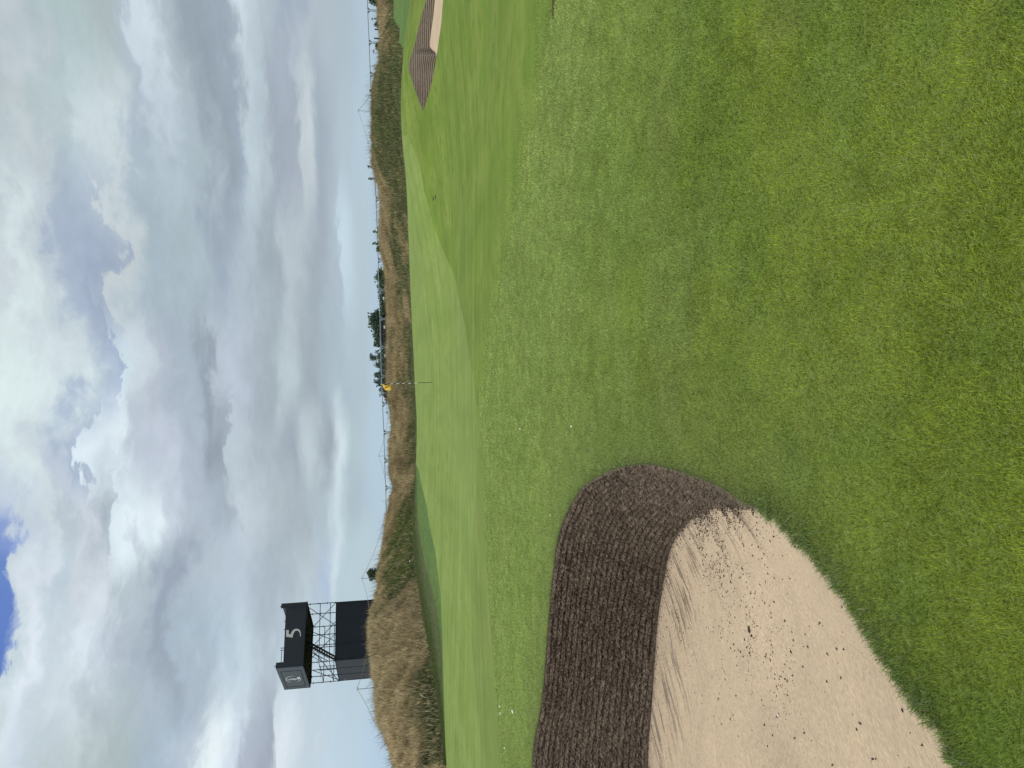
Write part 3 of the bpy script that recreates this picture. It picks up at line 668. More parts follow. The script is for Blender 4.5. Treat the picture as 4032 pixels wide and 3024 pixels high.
# sand foot line is the wall foot, pushed 3 cm under the wall
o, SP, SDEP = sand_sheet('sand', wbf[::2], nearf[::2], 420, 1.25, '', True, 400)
tag(o, 'pale tan raked sand in the near bunker', kind='structure')
o, _, _ = sand_sheet('sand', wb2, near2, 60, 1.0, '', False, 500)
tag(o, 'strip of pale sand in the far bunker', kind='structure')
f3 = foot3.copy(); o, _, _ = sand_sheet('sand', f3, np.column_stack([near3[:, :2], near3[:, 2]]), 20, 1.0, '', False, 600)
tag(o, 'sand floor of the bunker at the top edge', kind='structure')

# soil crumbs fallen on the sand: many tiny irregular bits, one object
def crumb_mesh(P0, size, cols, name, label, cat='soil crumbs'):
    n = len(P0)
    base = np.array([(1, 0, 0), (-0.5, 0.87, 0), (-0.5, -0.87, 0), (0, 0, 0.9), (0, 0, -0.5)], float)
    V = base[None] * (1 + 0.4 * rng.normal(size=(n, 5, 1))) * size[:, None, None]
    el_ = rng.uniform(0.6, 2.4, n); V[:, :, 0] *= el_[:, None]
    a = rng.uniform(0, 6.28, n); ca, sa = np.cos(a)[:, None], np.sin(a)[:, None]
    X = V[:, :, 0] * ca - V[:, :, 1] * sa; Y = V[:, :, 0] * sa + V[:, :, 1] * ca
    V = np.stack([X, Y, V[:, :, 2]], -1) + P0[:, None]
    b0 = (np.arange(n) * 5)[:, None]; f = np.array([(0, 1, 3), (1, 2, 3), (2, 0, 3), (1, 0, 4), (2, 1, 4), (0, 2, 4)])
    T_ = (b0[:, :, None] + f[None]).reshape(-1, 3)
    o = mesh_obj(name, V.reshape(-1, 3), tris=T_, mat=M_CRUMB, col=np.repeat(cols, 5, axis=0)); tag(o, label, cat, kind='stuff'); return o
ns_, nt_s = SP.shape[:2]
cand = 260000
ii = rng.integers(10, int(ns_ * 0.72), cand); jj = (rng.random(cand) ** 1.3 * (nt_s - 2)).astype(int)
pp = SP[ii, jj]; dp = SDEP[ii, jj]
clus = fbm(pp[:, 0] * 2.2, pp[:, 1] * 2.2, 711, 4)
clus2 = fbm(pp[:, 0] * 7, pp[:, 1] * 7, 722, 3)
tipd = np.hypot(pp[:, 0] - WB[2][0], pp[:, 1] - WB[2][1])
band = np.array([SP.reshape(-1, 3)[np.argmin(np.linalg.norm((SP.reshape(-1, 3) - np.array([0, 0, H])) - ((SP.reshape(-1, 3) - np.array([0, 0, H])) @ (ray(*q) / np.linalg.norm(ray(*q))))[:, None] * (ray(*q) / np.linalg.norm(ray(*q))), axis=1))] for q in [(2760, 2120), (2850, 2250), (2930, 2400), (2960, 2490), (3040, 2600)]])
bandc = curve(band, 40); bd = np.sqrt(((pp[:, None, :2] - bandc[None, :, :2]) ** 2).sum(-1)).min(1)
prob = 0.55 * np.exp(-(bd / 0.28) ** 2) * (0.15 + sstep(0.42, 0.60, clus2)) + 0.75 * np.exp(-dp / 0.10) + 0.45 * sstep(0.50, 0.66, clus) * sstep(0.45, 0.65, clus2) * np.exp(-dp / 1.1) + 0.55 * np.exp(-(tipd / 0.9) ** 2) * sstep(0.42, 0.62, clus2) * np.exp(-dp / 0.9) + 0.010
sel = rng.random(cand) < prob * 0.26; pc = pp[sel]
sz = 0.0016 + 0.0045 * rng.random(len(pc)) ** 3
pc = pc + np.stack([rng.normal(0, 0.006, len(pc)), rng.normal(0, 0.006, len(pc)), sz * 0.3], 1)
crumb_mesh(pc, sz, np.array([0.055, 0.042, 0.034])[None] * rng.uniform(0.5, 1.8, len(pc))[:, None], 'soil_crumbs', 'dark crumbs of soil scattered over the near bunker sand')

def sand_at(ix, iy):
    """point on the near sand under a photo pixel"""
    d = ray(ix, iy); d = d / np.linalg.norm(d); v = SP.reshape(-1, 3) - np.array([0, 0, H]); t = v @ d
    dist = np.linalg.norm(v - t[:, None] * d, axis=1); return SP.reshape(-1, 3)[np.argmin(dist)]
def lump(name, loc, size, mat_, label, cat, group=None, seed=0, stretch=(1, 1, 0.7), rz=0.0, col=None):
    bm = bmesh.new(); bmesh.ops.create_icosphere(bm, subdivisions=2, radius=1.0); rr = random.Random(seed)
    ph = [rr.uniform(0, 6) for _ in range(6)]
    for v in bm.verts:
        c = v.co; s = 1 + 0.22 * math.sin(3 * c.x + ph[0]) * math.cos(2.5 * c.y + ph[1]) + 0.15 * math.sin(5 * c.z + ph[2] + 3 * c.x)
        v.co = Vector((c.x * stretch[0], c.y * stretch[1], c.z * stretch[2])) * s * size
    me = bpy.data.meshes.new(name); bm.to_mesh(me); bm.free(); me.materials.append(mat_)
    for p_ in me.polygons: p_.use_smooth = True
    o = bpy.data.objects.new(name, me); COL.objects.link(o); o.location = loc; o.rotation_euler = (0, 0, rz); tag(o, label, cat, group); return o
M_CLOD = simple('dark_clod', (0.035, 0.028, 0.024), 0.95, 0, 0.5, 60, 0.6)
M_STONE = simple('pale_stone', (0.55, 0.50, 0.44), 0.8, 0, 0.3, 40, 0.4)
M_TURFBIT = simple('white_bit', (0.80, 0.80, 0.66), 0.7, 0, 0.05)
def dz(p, h): return (p[0], p[1], p[2] + h)
p = sand_at(3066, 2815); lump('stone', dz(p, 0.005), 0.009, M_STONE, 'pale pinkish stone with a dark top lying alone on the open sand', 'stone', None, 1)
lump('soil_clod', (p[0] - 0.012, p[1] + 0.010, p[2] + 0.006), 0.006, M_CLOD, 'pointed dark clod touching the pale stone on the sand', 'soil clod', None, 2, (1.5, 0.7, 0.6))
CL = [(2953,2480,0.013,'largest dark clod in the soil patch at the middle of the sand',(1.5,0.8,0.5)), (2960,2505,0.008,'smaller clod beside the largest clod in the middle of the sand',(1,1,.6)),
      (3126,2755,0.0,'',0)]
for i, (ix, iy, s_, lb, st_) in enumerate(CL[:2]): lump('soil_clod', dz(sand_at(ix, iy), s_ * .3), s_, M_CLOD, lb, 'soil clod', 'clods of dark soil on the sand', 20 + i, st_, i)
SMALL = [(2899,2741),(2812,2820),(2876,2832),(3256,2680),(3377,2872),(3437,2989),(3279,3008),(3043,2895),(3297,2555),(3163,2625),(3120,2660),(3389,2850),(3170,2888),(3558,2797),(2902,2620),(2830,2752)]
for i, (ix, iy) in enumerate(SMALL):
    lump('soil_clod', dz(sand_at(ix, iy), 0.003), random.Random(i).uniform(0.0035, 0.006), M_CLOD, 'small dark clod lying alone on the clean open sand', 'soil clod', 'single dark clods dotted over the clean sand', 40 + i, (1.5, 0.7, 0.6), random.Random(i).uniform(0, 3))
for (ix, iy, lb) in [(3025,2423,'white chip beside the clod patch on the sand'), (3126,2597,'white chip on the sand nearest the grass edge')]:
    lump('stone_chip', dz(sand_at(ix, iy), 0.002), 0.006, M_STONE, lb, 'stone', None, ix)
# white bits on the turf
for (ix, iy, s_, lb) in [(2022,2801,0.022,'largest white blob on the turf above the dark sod wall'), (1969,2781,0.016,'upper white blob of the pair on the turf by the green'),
                         (1972,2808,0.016,'lower white blob of the pair on the turf by the green'), (1988,2945,0.013,'white speck on the turf nearest the bottom edge of the photo'),
                         (2050,1688,0.012,'white speck on the fringe turf below the end of the fairway wedge'), (2252,1678,0.010,'white speck on the fringe turf right of the bunker tip'), (2168,2028,0.010,'white speck on the turf just beyond the sod wall')]:
    q_ = hit(ix, iy); lump('mushroom', dz(q_, s_ * 0.5), s_, M_TURFBIT, lb, 'mushroom', None, int(ix), (1.1, 1.1, 0.7))
for (ix, iy, rr_, lb) in [(1705.5, 781, 0.085, 'dark round cover in the turf, left of the two near the green edge'), (1713.5, 775, 0.075, 'dark round cover in the turf, right of the two near the green edge'), (1672.5, 2087, 0.075, 'dark round cover in the collar turf beyond the green'), (1649.5, 1928, 0.07, 'dark round cover at the far corner of the green')]:
    q_ = hit(ix, iy)
    bm = bmesh.new(); bmesh.ops.create_cone(bm, cap_ends=True, segments=28, radius1=rr_, radius2=rr_ * 0.93, depth=0.03); me = bpy.data.meshes.new('drain_cover'); bm.to_mesh(me); bm.free(); me.materials.append(M_BLACK)
    o = bpy.data.objects.new('sprinkler_cover', me); COL.objects.link(o); o.location = dz(q_, -0.006); tag(o, lb, 'cover', 'dark covers set in the turf')

# ------------------------------------------------------------------ dune grass
def dune_field(n, wind=0.0):
    iy_ = rng.uniform(-200, 3250, n)
    a = np.interp(iy_, np.linspace(-260, 3300, 90), [azel(1500, yy)[0] for yy in np.linspace(-260, 3300, 90)])
    rc = np.interp(a, CA, CR); rf = np.interp(a, FA, FR)
    t = rng.random(n) ** 0.9
    t = np.where(rng.random(n) < 0.12, rng.uniform(0.9, 1.12, n), t)
    r_ = rf + (rc - rf) * t
    return a, r_, t, iy_
ND = 480000
# clump centres give shared lean and tone
a, r_, t, iy_ = dune_field(ND)
x = np.sin(a) * r_; y = np.cos(a) * r_
sc = 0.35
xx = x + rng.normal(0, 0.05, ND); yy = y + rng.normal(0, 0.05, ND)
z = ground_z(xx, yy)
patch = fbm(xx * 0.22, yy * 0.22, 801, 4); patch2 = fbm(xx * 0.9, yy * 0.9, 811, 3); clump = vn(xx * 2.2, yy * 2.2, 821)
# how green each stretch is, low on the slope and in hollows
left = sstep(2250, 2450, iy_)
rightd = sstep(820, 500, iy_) * sstep(140, 260, iy_)
gl = 0.30 + 0.52 * rightd - 0.02 * left + 0.22 * sstep(1950, 2050, iy_) * sstep(2350, 2250, iy_)
green = sstep(gl + 0.12, gl - 0.16, t + (patch - 0.5) * 1.7 + (patch2 - 0.5) * 0.5)
green = green * (rng.random(ND) > 0.16)
green = np.clip(green + 0.55 * rightd * sstep(0.42, 0.56, patch2), 0, 1)
strawc = np.array([0.42, 0.335, 0.185]); brown = np.array([0.29, 0.225, 0.115]); gcol = np.array([0.120, 0.155, 0.048]); gdark = np.array([0.088, 0.112, 0.046]); bright = np.array([0.56, 0.46, 0.28])
w_ = sstep(0.35, 0.65, patch2)[:, None]; T1 = brown * (1 - w_) + strawc * w_
lw = (left * (0.45 + 0.55 * rng.random(ND)))[:, None] * 0.8; T1 = T1 * (1 - lw) + bright * lw
G1 = gcol * (1 - clump[:, None]) + gdark * clump[:, None]
gb = (sstep(1950, 2050, iy_) * sstep(2330, 2230, iy_))[:, None]; G1 = G1 * (1 - gb) + np.array([0.075, 0.135, 0.025]) * gb
TT_ = T1 * (1 - green[:, None]) + G1 * green[:, None]
TT_ *= (0.72 + 0.50 * fbm(xx * 1.6, yy * 1.6, 831, 3))[:, None] * rng.uniform(0.40, 1.75, ND)[:, None]
hg = (0.20 + 0.26 * rng.random(ND) ** 1.5) * (0.55 + 0.8 * clump) * (1 - 0.35 * green) * (0.55 + 0.45 * sstep(0.0, 0.15, t)) * (1 + 0.12 * left)
wd = np.where(rng.random(ND) < 0.25, rng.uniform(0.022, 0.038, ND), rng.uniform(0.010, 0.020, ND))
ld = math.pi * 0.98 + 0.7 * (vn(xx * 2.4, yy * 2.4, 841) - 0.5) * 2 + rng.normal(0, 1.5, ND)
gap = fbm(xx * 6.0, yy * 6.0, 881, 2); kd = rng.random(ND) < 0.15 + 0.85 * sstep(0.32, 0.52, gap)
TT_ *= (0.86 + 0.24 * fbm(xx * 0.35, yy * 0.35, 891, 4))[:, None]
xx, yy, z, hg, wd, ld, TT_ = [q_[kd] for q_ in (xx, yy, z, hg, wd, ld, TT_)]
blades('dune_grass', np.stack([xx, yy, z - 0.02], 1), hg, wd, ld, rng.uniform(0.02, 0.65, len(xx)), TT_, 3, M_MARRAM, 'long straw and green grass covering the dunes')
# seed stems standing above the crest line
NSR = 5200
iy_s = rng.uniform(-150, 3200, NSR); a = np.interp(iy_s, np.linspace(-260, 3300, 90), [azel(1500, q_)[0] for q_ in np.linspace(-260, 3300, 90)])
dn = 0.25 + 1.3 * fbm(a * 60, a * 0, 861, 3) ** 1.5; kp = rng.random(NSR) < dn
a = a[kp]; rc = np.interp(a, CA, CR) + rng.normal(0, 0.8, len(a)); x = np.sin(a) * rc; y = np.cos(a) * rc; z = ground_z(x, y); n = len(a)
blades('seed_stems', np.stack([x, y, z - 0.02], 1), rng.uniform(0.35, 0.95, n), rng.uniform(0.010, 0.020, n), rng.normal(math.pi, 0.6, n), rng.uniform(0.05, 0.8, n),
       np.array([0.20, 0.17, 0.09])[None] * rng.uniform(0.5, 1.4, n)[:, None], 4, M_MARRAM, 'thin seed stems standing above the dune crests')
# rough tufts at the foot of the big dune and on the rough strip
NR = 60000
a = rng.uniform(azel(1600, 3250)[0], azel(1600, 1840)[0], NR); rf = np.interp(a, FA, FR)
lfa = np.array([math.atan2(q_[0], q_[1]) for q_ in lf]); lfr = np.array([math.hypot(*q_) for q_ in lf]); o_ = np.argsort(lfa)
rl = np.interp(a, lfa[o_], lfr[o_]); tq = rng.random(NR) ** 0.7; r_ = rl + (rf - rl) * tq + rng.normal(0, 0.15, NR)
x = np.sin(a) * r_; y = np.cos(a) * r_; ok = (r_ > rl + 0.05); sem = [p for p in sm]
smp = fbm(x * 0.7, y * 0.7, 871, 3)
tn = np.array([0.075, 0.125, 0.028])[None] * (1 - smp[:, None]) + np.array([0.13, 0.135, 0.05])[None] * smp[:, None]; tn *= rng.uniform(0.55, 1.35, NR)[:, None]
hh = 0.025 + 0.09 * sstep(0.35, 1.0, tq) * rng.uniform(0.5, 1.2, NR)
x, y, tn, hh = x[ok], y[ok], tn[ok], hh[ok]
blades('rough_grass', np.stack([x, y, ground_z(x, y) - 0.005], 1), hh, np.full(len(x), 0.012), rng.uniform(0, 6.28, len(x)), rng.uniform(0.2, 1.0, len(x)), tn, 2, M_MARRAM, 'longer green rough grass between the green and the dune foot')

# ------------------------------------------------------------------ tubes and boxes
class MB:
    def __init__(s): s.v = []; s.f = []
    def tube(s, a, b, r, n=8, cap=True, r2=None):
        a = Vector(a); b = Vector(b); d = (b - a); 
        if d.length < 1e-6: return s
        d.normalize(); u_ = d.orthogonal().normalized(); w2 = d.cross(u_); r2 = r if r2 is None else r2; i0 = len(s.v)
        for (c, rad_) in ((a, r), (b, r2)):
            for k_ in range(n):
                t_ = 2 * math.pi * k_ / n; s.v.append(tuple(c + (u_ * math.cos(t_) + w2 * math.sin(t_)) * rad_))
        for k_ in range(n): s.f.append((i0 + k_, i0 + (k_ + 1) % n, i0 + n + (k_ + 1) % n, i0 + n + k_))
        if cap: s.f.append(tuple(i0 + k_ for k_ in reversed(range(n)))); s.f.append(tuple(i0 + n + k_ for k_ in range(n)))
        return s
    def path(s, pts, r, n=6):
        for a, b in zip(pts[:-1], pts[1:]): s.tube(a, b, r, n)
        return s
    def prism(s, poly, off):
        """poly: list of 3D points, extruded by vector off"""
        i0 = len(s.v); n = len(poly); off = Vector(off)
        for p_ in poly: s.v.append(tuple(Vector(p_)))
        for p_ in poly: s.v.append(tuple(Vector(p_) + off))
        s.f.append(tuple(range(i0, i0 + n))); s.f.append(tuple(i0 + n + k_ for k_ in reversed(range(n))))
        for k_ in range(n): s.f.append((i0 + k_, i0 + (k_ + 1) % n, i0 + n + (k_ + 1) % n, i0 + n + k_))
        return s
    def box(s, o, u_, v_, w_):
        o, u_, v_, w_ = map(Vector, (o, u_, v_, w_)); return s.prism([o, o + u_, o + u_ + v_, o + v_], w_)
    def build(s, name, mat_, parent=None, label=None, smooth=False):
        me = bpy.data.meshes.new(name); me.from_pydata(s.v, [], s.f); bm = bmesh.new(); bm.from_mesh(me); bmesh.ops.recalc_face_normals(bm, faces=bm.faces); bm.to_mesh(me); bm.free()
        me.materials.append(mat_)
        if smooth:
            for p_ in me.polygons: p_.use_smooth = True
        o = bpy.data.objects.new(name, me); COL.objects.link(o)
        if parent is not None:
            o.parent = parent; o.matrix_parent_inverse = Matrix.Translation(-Vector(parent.location)) if parent.parent is None else Matrix.Identity(4)
        if label: o['label'] = label
        return o

# ------------------------------------------------------------------ flag
fb = hit(1703, 1505.5); FL = float(np.hypot(fb[0], fb[1]))
ft = at_r(1490.5, 1513, FL); fb_v = Vector(fb); ft_v = Vector(ft)
flag = empty('flagstick', tuple(fb)); tag(flag, 'black and white striped flagstick with yellow flag on the putting green', 'flagstick')
px2m = FL / FPX
cuts = [1490.5, 1498, 1504, 1536, 1548, 1558.5, 1572, 1582.5, 1593.5, 1605, 1618, 1629.5, 1643, 1703]
tone = [0, 1, 0, 1, 0, 1, 0, 1, 0, 1, 0, 1, 0]
for c0_, c1_, tn_ in zip(cuts[:-1], cuts[1:], tone):
    f0 = (c0_ - 1490.5) / (1703 - 1490.5); f1 = (c1_ - 1490.5) / (1703 - 1490.5)
    MB().tube(ft_v.lerp(fb_v, f0), ft_v.lerp(fb_v, f1), 0.011, 10).build('pole_band', M_WHITE if tn_ else M_BLACK, flag)
# cup rim
# flag cloth: hangs to the left of the pole, seen from behind, with folds
up_ = (ft_v - fb_v).normalized(); lt_ = Vector((-1, 0.25, 0)).normalized()
ftop = ft_v.lerp(fb_v, (1504 - 1490.5) / 212.5); fh = 33.5 * px2m; fw = 25 * px2m / abs(lt_.x) 
def cloth(s_, h_, d=0.0):
    bulge = 0.035 * math.sin(s_ * 6.5 + h_ * 1.4) + 0.02 * math.sin(s_ * 3 - h_ * 4)
    top_in = 0.30 * s_ * (1 - h_) ** 2                       # the top corner drops
    p_ = ftop + lt_ * (s_ * fw) - up_ * ((h_ + top_in * (1 - h_)) * fh + 0.01 * s_)
    return p_ + Vector((0, 1, 0)) * (bulge * s_ ** 0.5) + Vector((0, -1, 0)) * d
def grid_patch(name, pts_fn, nu, nv_, mat_, parent, thick=0.0):
    V = [tuple(pts_fn(i / nu, j / nv_)) for i in range(nu + 1) for j in range(nv_ + 1)]
    F = [(i * (nv_ + 1) + j, (i + 1) * (nv_ + 1) + j, (i + 1) * (nv_ + 1) + j + 1, i * (nv_ + 1) + j + 1) for i in range(nu) for j in range(nv_)]
    b_ = MB(); b_.v = V; b_.f = F; o = b_.build(name, mat_, parent, smooth=True)
    if thick:
        md = o.modifiers.new('solid', 'SOLIDIFY'); md.thickness = thick
    return o
fc = grid_patch('flag', cloth, 20, 16, M_YEL, flag, 0.003)
def stroke(pts_w, name):
    V = []; n = len(pts_w)
    for (h_, s_, w2) in pts_w:
        V += [tuple(cloth(s_ - w2, h_, 0.008)), tuple(cloth(s_ + w2, h_, 0.008))]
    F = [(2 * i, 2 * i + 1, 2 * i + 3, 2 * i + 2) for i in range(n - 1)]
    b_ = MB(); b_.v = V; b_.f = F; return b_
b1 = stroke([(0.14, 0.18, 0.01), (0.24, 0.15, 0.05), (0.34, 0.14, 0.085), (0.45, 0.14, 0.075), (0.56, 0.13, 0.045), (0.68, 0.12, 0.02), (0.78, 0.10, 0.045), (0.88, 0.11, 0.03)], 'a')
b2 = stroke([(0.26, 0.56, 0.09), (0.36, 0.56, 0.08), (0.48, 0.50, 0.07), (0.60, 0.42, 0.06), (0.72, 0.30, 0.05), (0.82, 0.17, 0.045), (0.88, 0.10, 0.03)], 'b')
i0 = len(b1.v); b1.v += b2.v; b1.f += [tuple(i + i0 for i in f) for f in b2.f]
b1.build('flag_numeral', M_FBLK, flag)

# ------------------------------------------------------------------ scaffold tower
TD = 50.0; ZP = None
def tp(u_zoom_x, u_zoom_y): return 1050 + u_zoom_x / 3.687, 2320 + u_zoom_y / 3.687
def at_dep(zx, zy, z):
    ix, iy = tp(zx, zy); return Vector(at_z(ix, iy, z))
z_deck = float(at_r(*tp(520, 1125), 53.2)[2])            # underside of the upper box
A = at_dep(522, 1117, z_deck); Bc = at_dep(577, 183, z_deck); Cc = at_dep(620, 1436, z_deck)
e1_ = (Bc - A); e2v = (Cc - A); e2v = Vector((-e1_.y, e1_.x, 0)).normalized() * e2v.length if True else e2v
if e2v.dot(Cc - A) < 0: e2v = -e2v
Dc = Bc + e2v; Cc = A + e2v
ZT = float(at_r(*tp(130, 1142), math.hypot(A.x, A.y))[2]); hb = ZT - z_deck       # tall return height
tower = empty('scaffold_tower', (A.x, A.y, -0.4)); tag(tower, 'dark scaffold tower with hoarding box marked 5, standing behind the straw dune', 'tower')
up = Vector((0, 0, 1)); nf = e2v.normalized(); nl = -e1_.normalized(); th = 0.05
low = hb * 0.735; tall = hb
def on_front(fx, fz, out=0.0): return A + e1_ * fx + up * (fz * hb) - nf * out
# front hoarding with its U-shaped top
ff = [on_front(0, 0), on_front(1, 0), on_front(1, 1.0), on_front(0.925, 1.0), on_front(0.925, 0.80), on_front(0.91, 0.80), on_front(0.085, 0.745), on_front(0.085, 1.0), on_front(0, 1.0)]
ff = [on_front(0, 0), on_front(1, 0), on_front(1, 0.98), on_front(0.925, 0.985), on_front(0.920, 0.79), on_front(0.085, 0.735), on_front(0.085, 1.0), on_front(0, 1.0)]
front = MB().prism(ff, nf * th).build('hoarding', M_NAVY, tower)
side = MB().prism([A - nl * 0.002, Cc - nl * 0.002, Cc + up * hb, A + up * hb], -nl * th).build('side_panel', M_NAVY_LIT, tower, 'grey hoarding panel, lit side painted lighter, with a round pale emblem')
MB().prism([Bc - nf * 0.0 + nf * th, Dc, Dc + up * hb * 0.97, Bc + up * hb * 0.97 + nf * th], nl * th).build('side_panel', M_NAVY, tower)
MB().prism([Cc - nf * 0.0, Dc, Dc + up * hb * 0.35, Cc + up * hb * 0.35], -nf * th).build('back_rail_panel', M_NAVY, tower)
MB().prism([Cc + nl * 0.01, Cc + nf * 0.06 + nl * 0.01, Cc + nf * 0.06 + up * (hb + 0.02) + nl * 0.01, Cc + up * (hb + 0.02) + nl * 0.01], -nl * 0.08).build('edge_trim', M_BLACK, tower)
# panel joint seams on the front
sm_ = MB()
for fx in (0.30,): sm_.box(on_front(fx, 0.02, 0.004), e1_.normalized() * 0.012, up * (low - 0.05), nf * 0.003)
sm_.box(on_front(0.33, 0.10, 0.004), e1_ * 0.38, up * 0.012, nf * 0.003)
sm_.build('seam', M_BLACK, front)
# numeral 5
Z5 = [(283,592),(283,692),(330,697),(376,701),(381,672),(392,640),(408,612),(430,599),(452,602),(470,616),(482,640),(486,684),(495,684),(496,640),(488,605),(470,585),(448,575),(420,574),(395,584),(375,602),(358,628),(349,652),(321,655),(320,592)]
def on_plane(zx, zy, P0, nrm):
    ix, iy = tp(zx, zy); d = Vector(ray(ix, iy)); o_ = Vector((0, 0, H)); return o_ + d * ((P0 - o_).dot(nrm) / d.dot(nrm))
five = [on_plane(a_, b_, A - nf * 0.012, nf) for a_, b_ in Z5]
MB().prism(five, nf * 0.010).build('numeral', M_WHITE, front)
# emblem on the side panel: broken ring, jug and inset border
def on_side(s_, h_, out=0.01): return A + e2v * s_ + up * (h_ * hb) + nl * out
bord = MB()
for (s0, h0, s1, h1) in [(0.17, 0.13, 0.17, 0.88), (0.17, 0.88, 0.90, 0.88), (0.90, 0.88, 0.90, 0.13), (0.90, 0.13, 0.17, 0.13)]:
    bord.tube(on_side(s0, h0), on_side(s1, h1), 0.014, 6)
bord.build('border_line', M_NAVY, side)
def arc_band(c, rx, ry, a0, a1, w0, w1, n=26):
    V = []; F = []
    for i in range(n + 1):
        t_ = a0 + (a1 - a0) * i / n; w2 = w0 + (w1 - w0) * i / n; w2 *= math.sin(math.pi * min(1, max(0.08, i / n)) * 0.96 + 0.06) ** 0.4
        for s_ in (-1, 1): V.append(tuple(on_side(c[0] + (rx + s_ * w2) * math.cos(t_) , c[1] + (ry + s_ * w2 * 1.6) * math.sin(t_), 0.012)))
    F = [(2 * i, 2 * i + 1, 2 * i + 3, 2 * i + 2) for i in range(n)]
    return V, F
em = MB()
for (a0, a1, w0) in [(math.radians(25), math.radians(195), 0.016), (math.radians(250), math.radians(345), 0.012)]:
    V, F = arc_band((0.535, 0.50), 0.145, 0.275, a0, a1, w0, w0 * 0.8); i0 = len(em.v); em.v += V; em.f += [tuple(i + i0 for i in f) for f in F]
em.build('emblem_ring', M_PALE, side)
jug = MB().prism([on_side(s_, h_, 0.012) for s_, h_ in [(0.50, 0.27), (0.57, 0.27), (0.575, 0.31), (0.55, 0.34), (0.585, 0.42), (0.575, 0.52), (0.55, 0.58), (0.56, 0.66), (0.60, 0.63), (0.56, 0.69), (0.53, 0.75), (0.525, 0.66), (0.50, 0.60), (0.50, 0.44), (0.53, 0.34)]], -nl * 0.006)
jug.build('emblem_jug', M_PALE, side)
MB().prism([on_side(s_, h_, 0.014) for s_, h_ in [(0.46, 0.24), (0.53, 0.24), (0.53, 0.31), (0.47, 0.36)]], -nl * 0.006).build('emblem_mark', M_WHITE, side)
# floor of the upper box and its joists
fl_ = MB().prism([A + nf * th + nl * -th, Bc + nf * th, Dc - nf * th, Cc - nf * th - nl * th], up * 0.06); fl_.build('deck', M_BLACK, tower)
jo = MB()
for i in range(9):
    q0 = A.lerp(Bc, (i + 0.5) / 9); jo.tube(q0 + nf * 0.1 - up * 0.05, q0 + e2v - nf * 0.1 - up * 0.05, 0.035, 6)
for q0, q1 in ((A, Bc), (Cc, Dc), (A, Cc), (Bc, Dc)): jo.tube(q0 - up * 0.04, q1 - up * 0.04, 0.045, 6)
jo.build('joist', M_TUBE, tower)
# lower scrimmed base, inset from the upper box
z_l = float(at_r(*tp(990, 1035), math.hypot(A.x, A.y) + 0.6)[2])
A2 = at_dep(990, 1037, z_l); B2_ = at_dep(1005, 192, z_l); C2_ = at_dep(1046, 1330, z_l)
e3 = B2_ - A2; e4 = C2_ - A2
if e4.dot(C2_ - A2) < 0: e4 = -e4
C2_ = A2 + e4; D2_ = B2_ + e4; zb = -0.6
def scrim(p0, p1, name, lab=None, m_=M_SCRIM):
    n = 40; V = []; d_ = (p1 - p0); nn = Vector((-d_.y, d_.x, 0)).normalized()
    for i in range(n + 1):
        for j in range(30):
            z_ = zb + (z_l - zb) * j / 29; f = i / n; sag = 0.02 * math.sin(f * 60 + 3 * math.sin(j)) * 0.3 + 0.035 * abs(math.sin(j / 29 * math.pi * 7)) * (abs(f - 0.5) * 2) ** 8
            q_ = p0 + d_ * f + nn * sag; V.append((q_.x, q_.y, z_))
    F = [(i * 30 + j, (i + 1) * 30 + j, (i + 1) * 30 + j + 1, i * 30 + j + 1) for i in range(n) for j in range(29)]
    b_ = MB(); b_.v = V; b_.f = F; return b_.build(name, m_, tower, lab, True)
M_SCRIM_LIT = simple('dark_mesh_lit', (0.030, 0.038, 0.050), 0.85, 0, 0.2, 1.2)  # paler copy of the scrim, daylight on the left face painted in
scrim(A2, B2_, 'scrim'); scrim(C2_, A2, 'scrim', None, M_SCRIM_LIT); scrim(B2_, D2_, 'scrim')
# standards, ledgers, braces
nA = [A2, A2.lerp(B2_, 0.5), B2_]
def P3(fx, fy, z_): q_ = A2 + e3 * fx + e4 * fy; return Vector((q_.x, q_.y, z_))
stds = [(0, 0), (1, 0), (0, 1), (1, 1), (0, 0.36), (0, 0.68), (1, 0.42), (0.62, 1), (0.28, 0), (0.28, 0.72), (0.62, 0.42)]
for (fx, fy) in stds:
    if (fx, fy) in ((0.28, 0.72),): continue
    top_z = z_deck + (hb * (1.06 if (fx, fy) == (0, 0) else 0.90) if fy == 0 or fx == 1 else 0.1)
    s_ = MB().tube(P3(fx, fy, zb), P3(fx, fy, top_z), 0.028, 8)
    zz = z_l
    while zz < z_deck - 0.1:
        s_.tube(P3(fx, fy, zz) - Vector((0.09, 0, 0)), P3(fx, fy, zz) + Vector((0.09, 0, 0)), 0.016, 6); zz += (z_deck - z_l) / 3.5
    s_.build('standard', M_TUBE, tower)
led = []
hz = z_deck - z_l
for z_ in (z_l + hz * 0.18, z_l + hz * 0.52, z_l - 0.02, z_deck - 0.12):
    for (p0, p1) in (((0, 0), (1, 0)), ((0, 1), (1, 1)), ((0, 0), (0, 1)), ((1, 0), (1, 1))):
        if (p0, p1) == ((0, 0), (1, 0)) and 0: continue
        if (p0[0] == p1[0]) and z_ in (z_l + hz * 0.18, z_l + hz * 0.52) and p0[0] == 1: continue
        MB().tube(P3(*p0, z_), P3(*p1, z_), 0.024, 8).build('ledger', M_TUBE, tower)
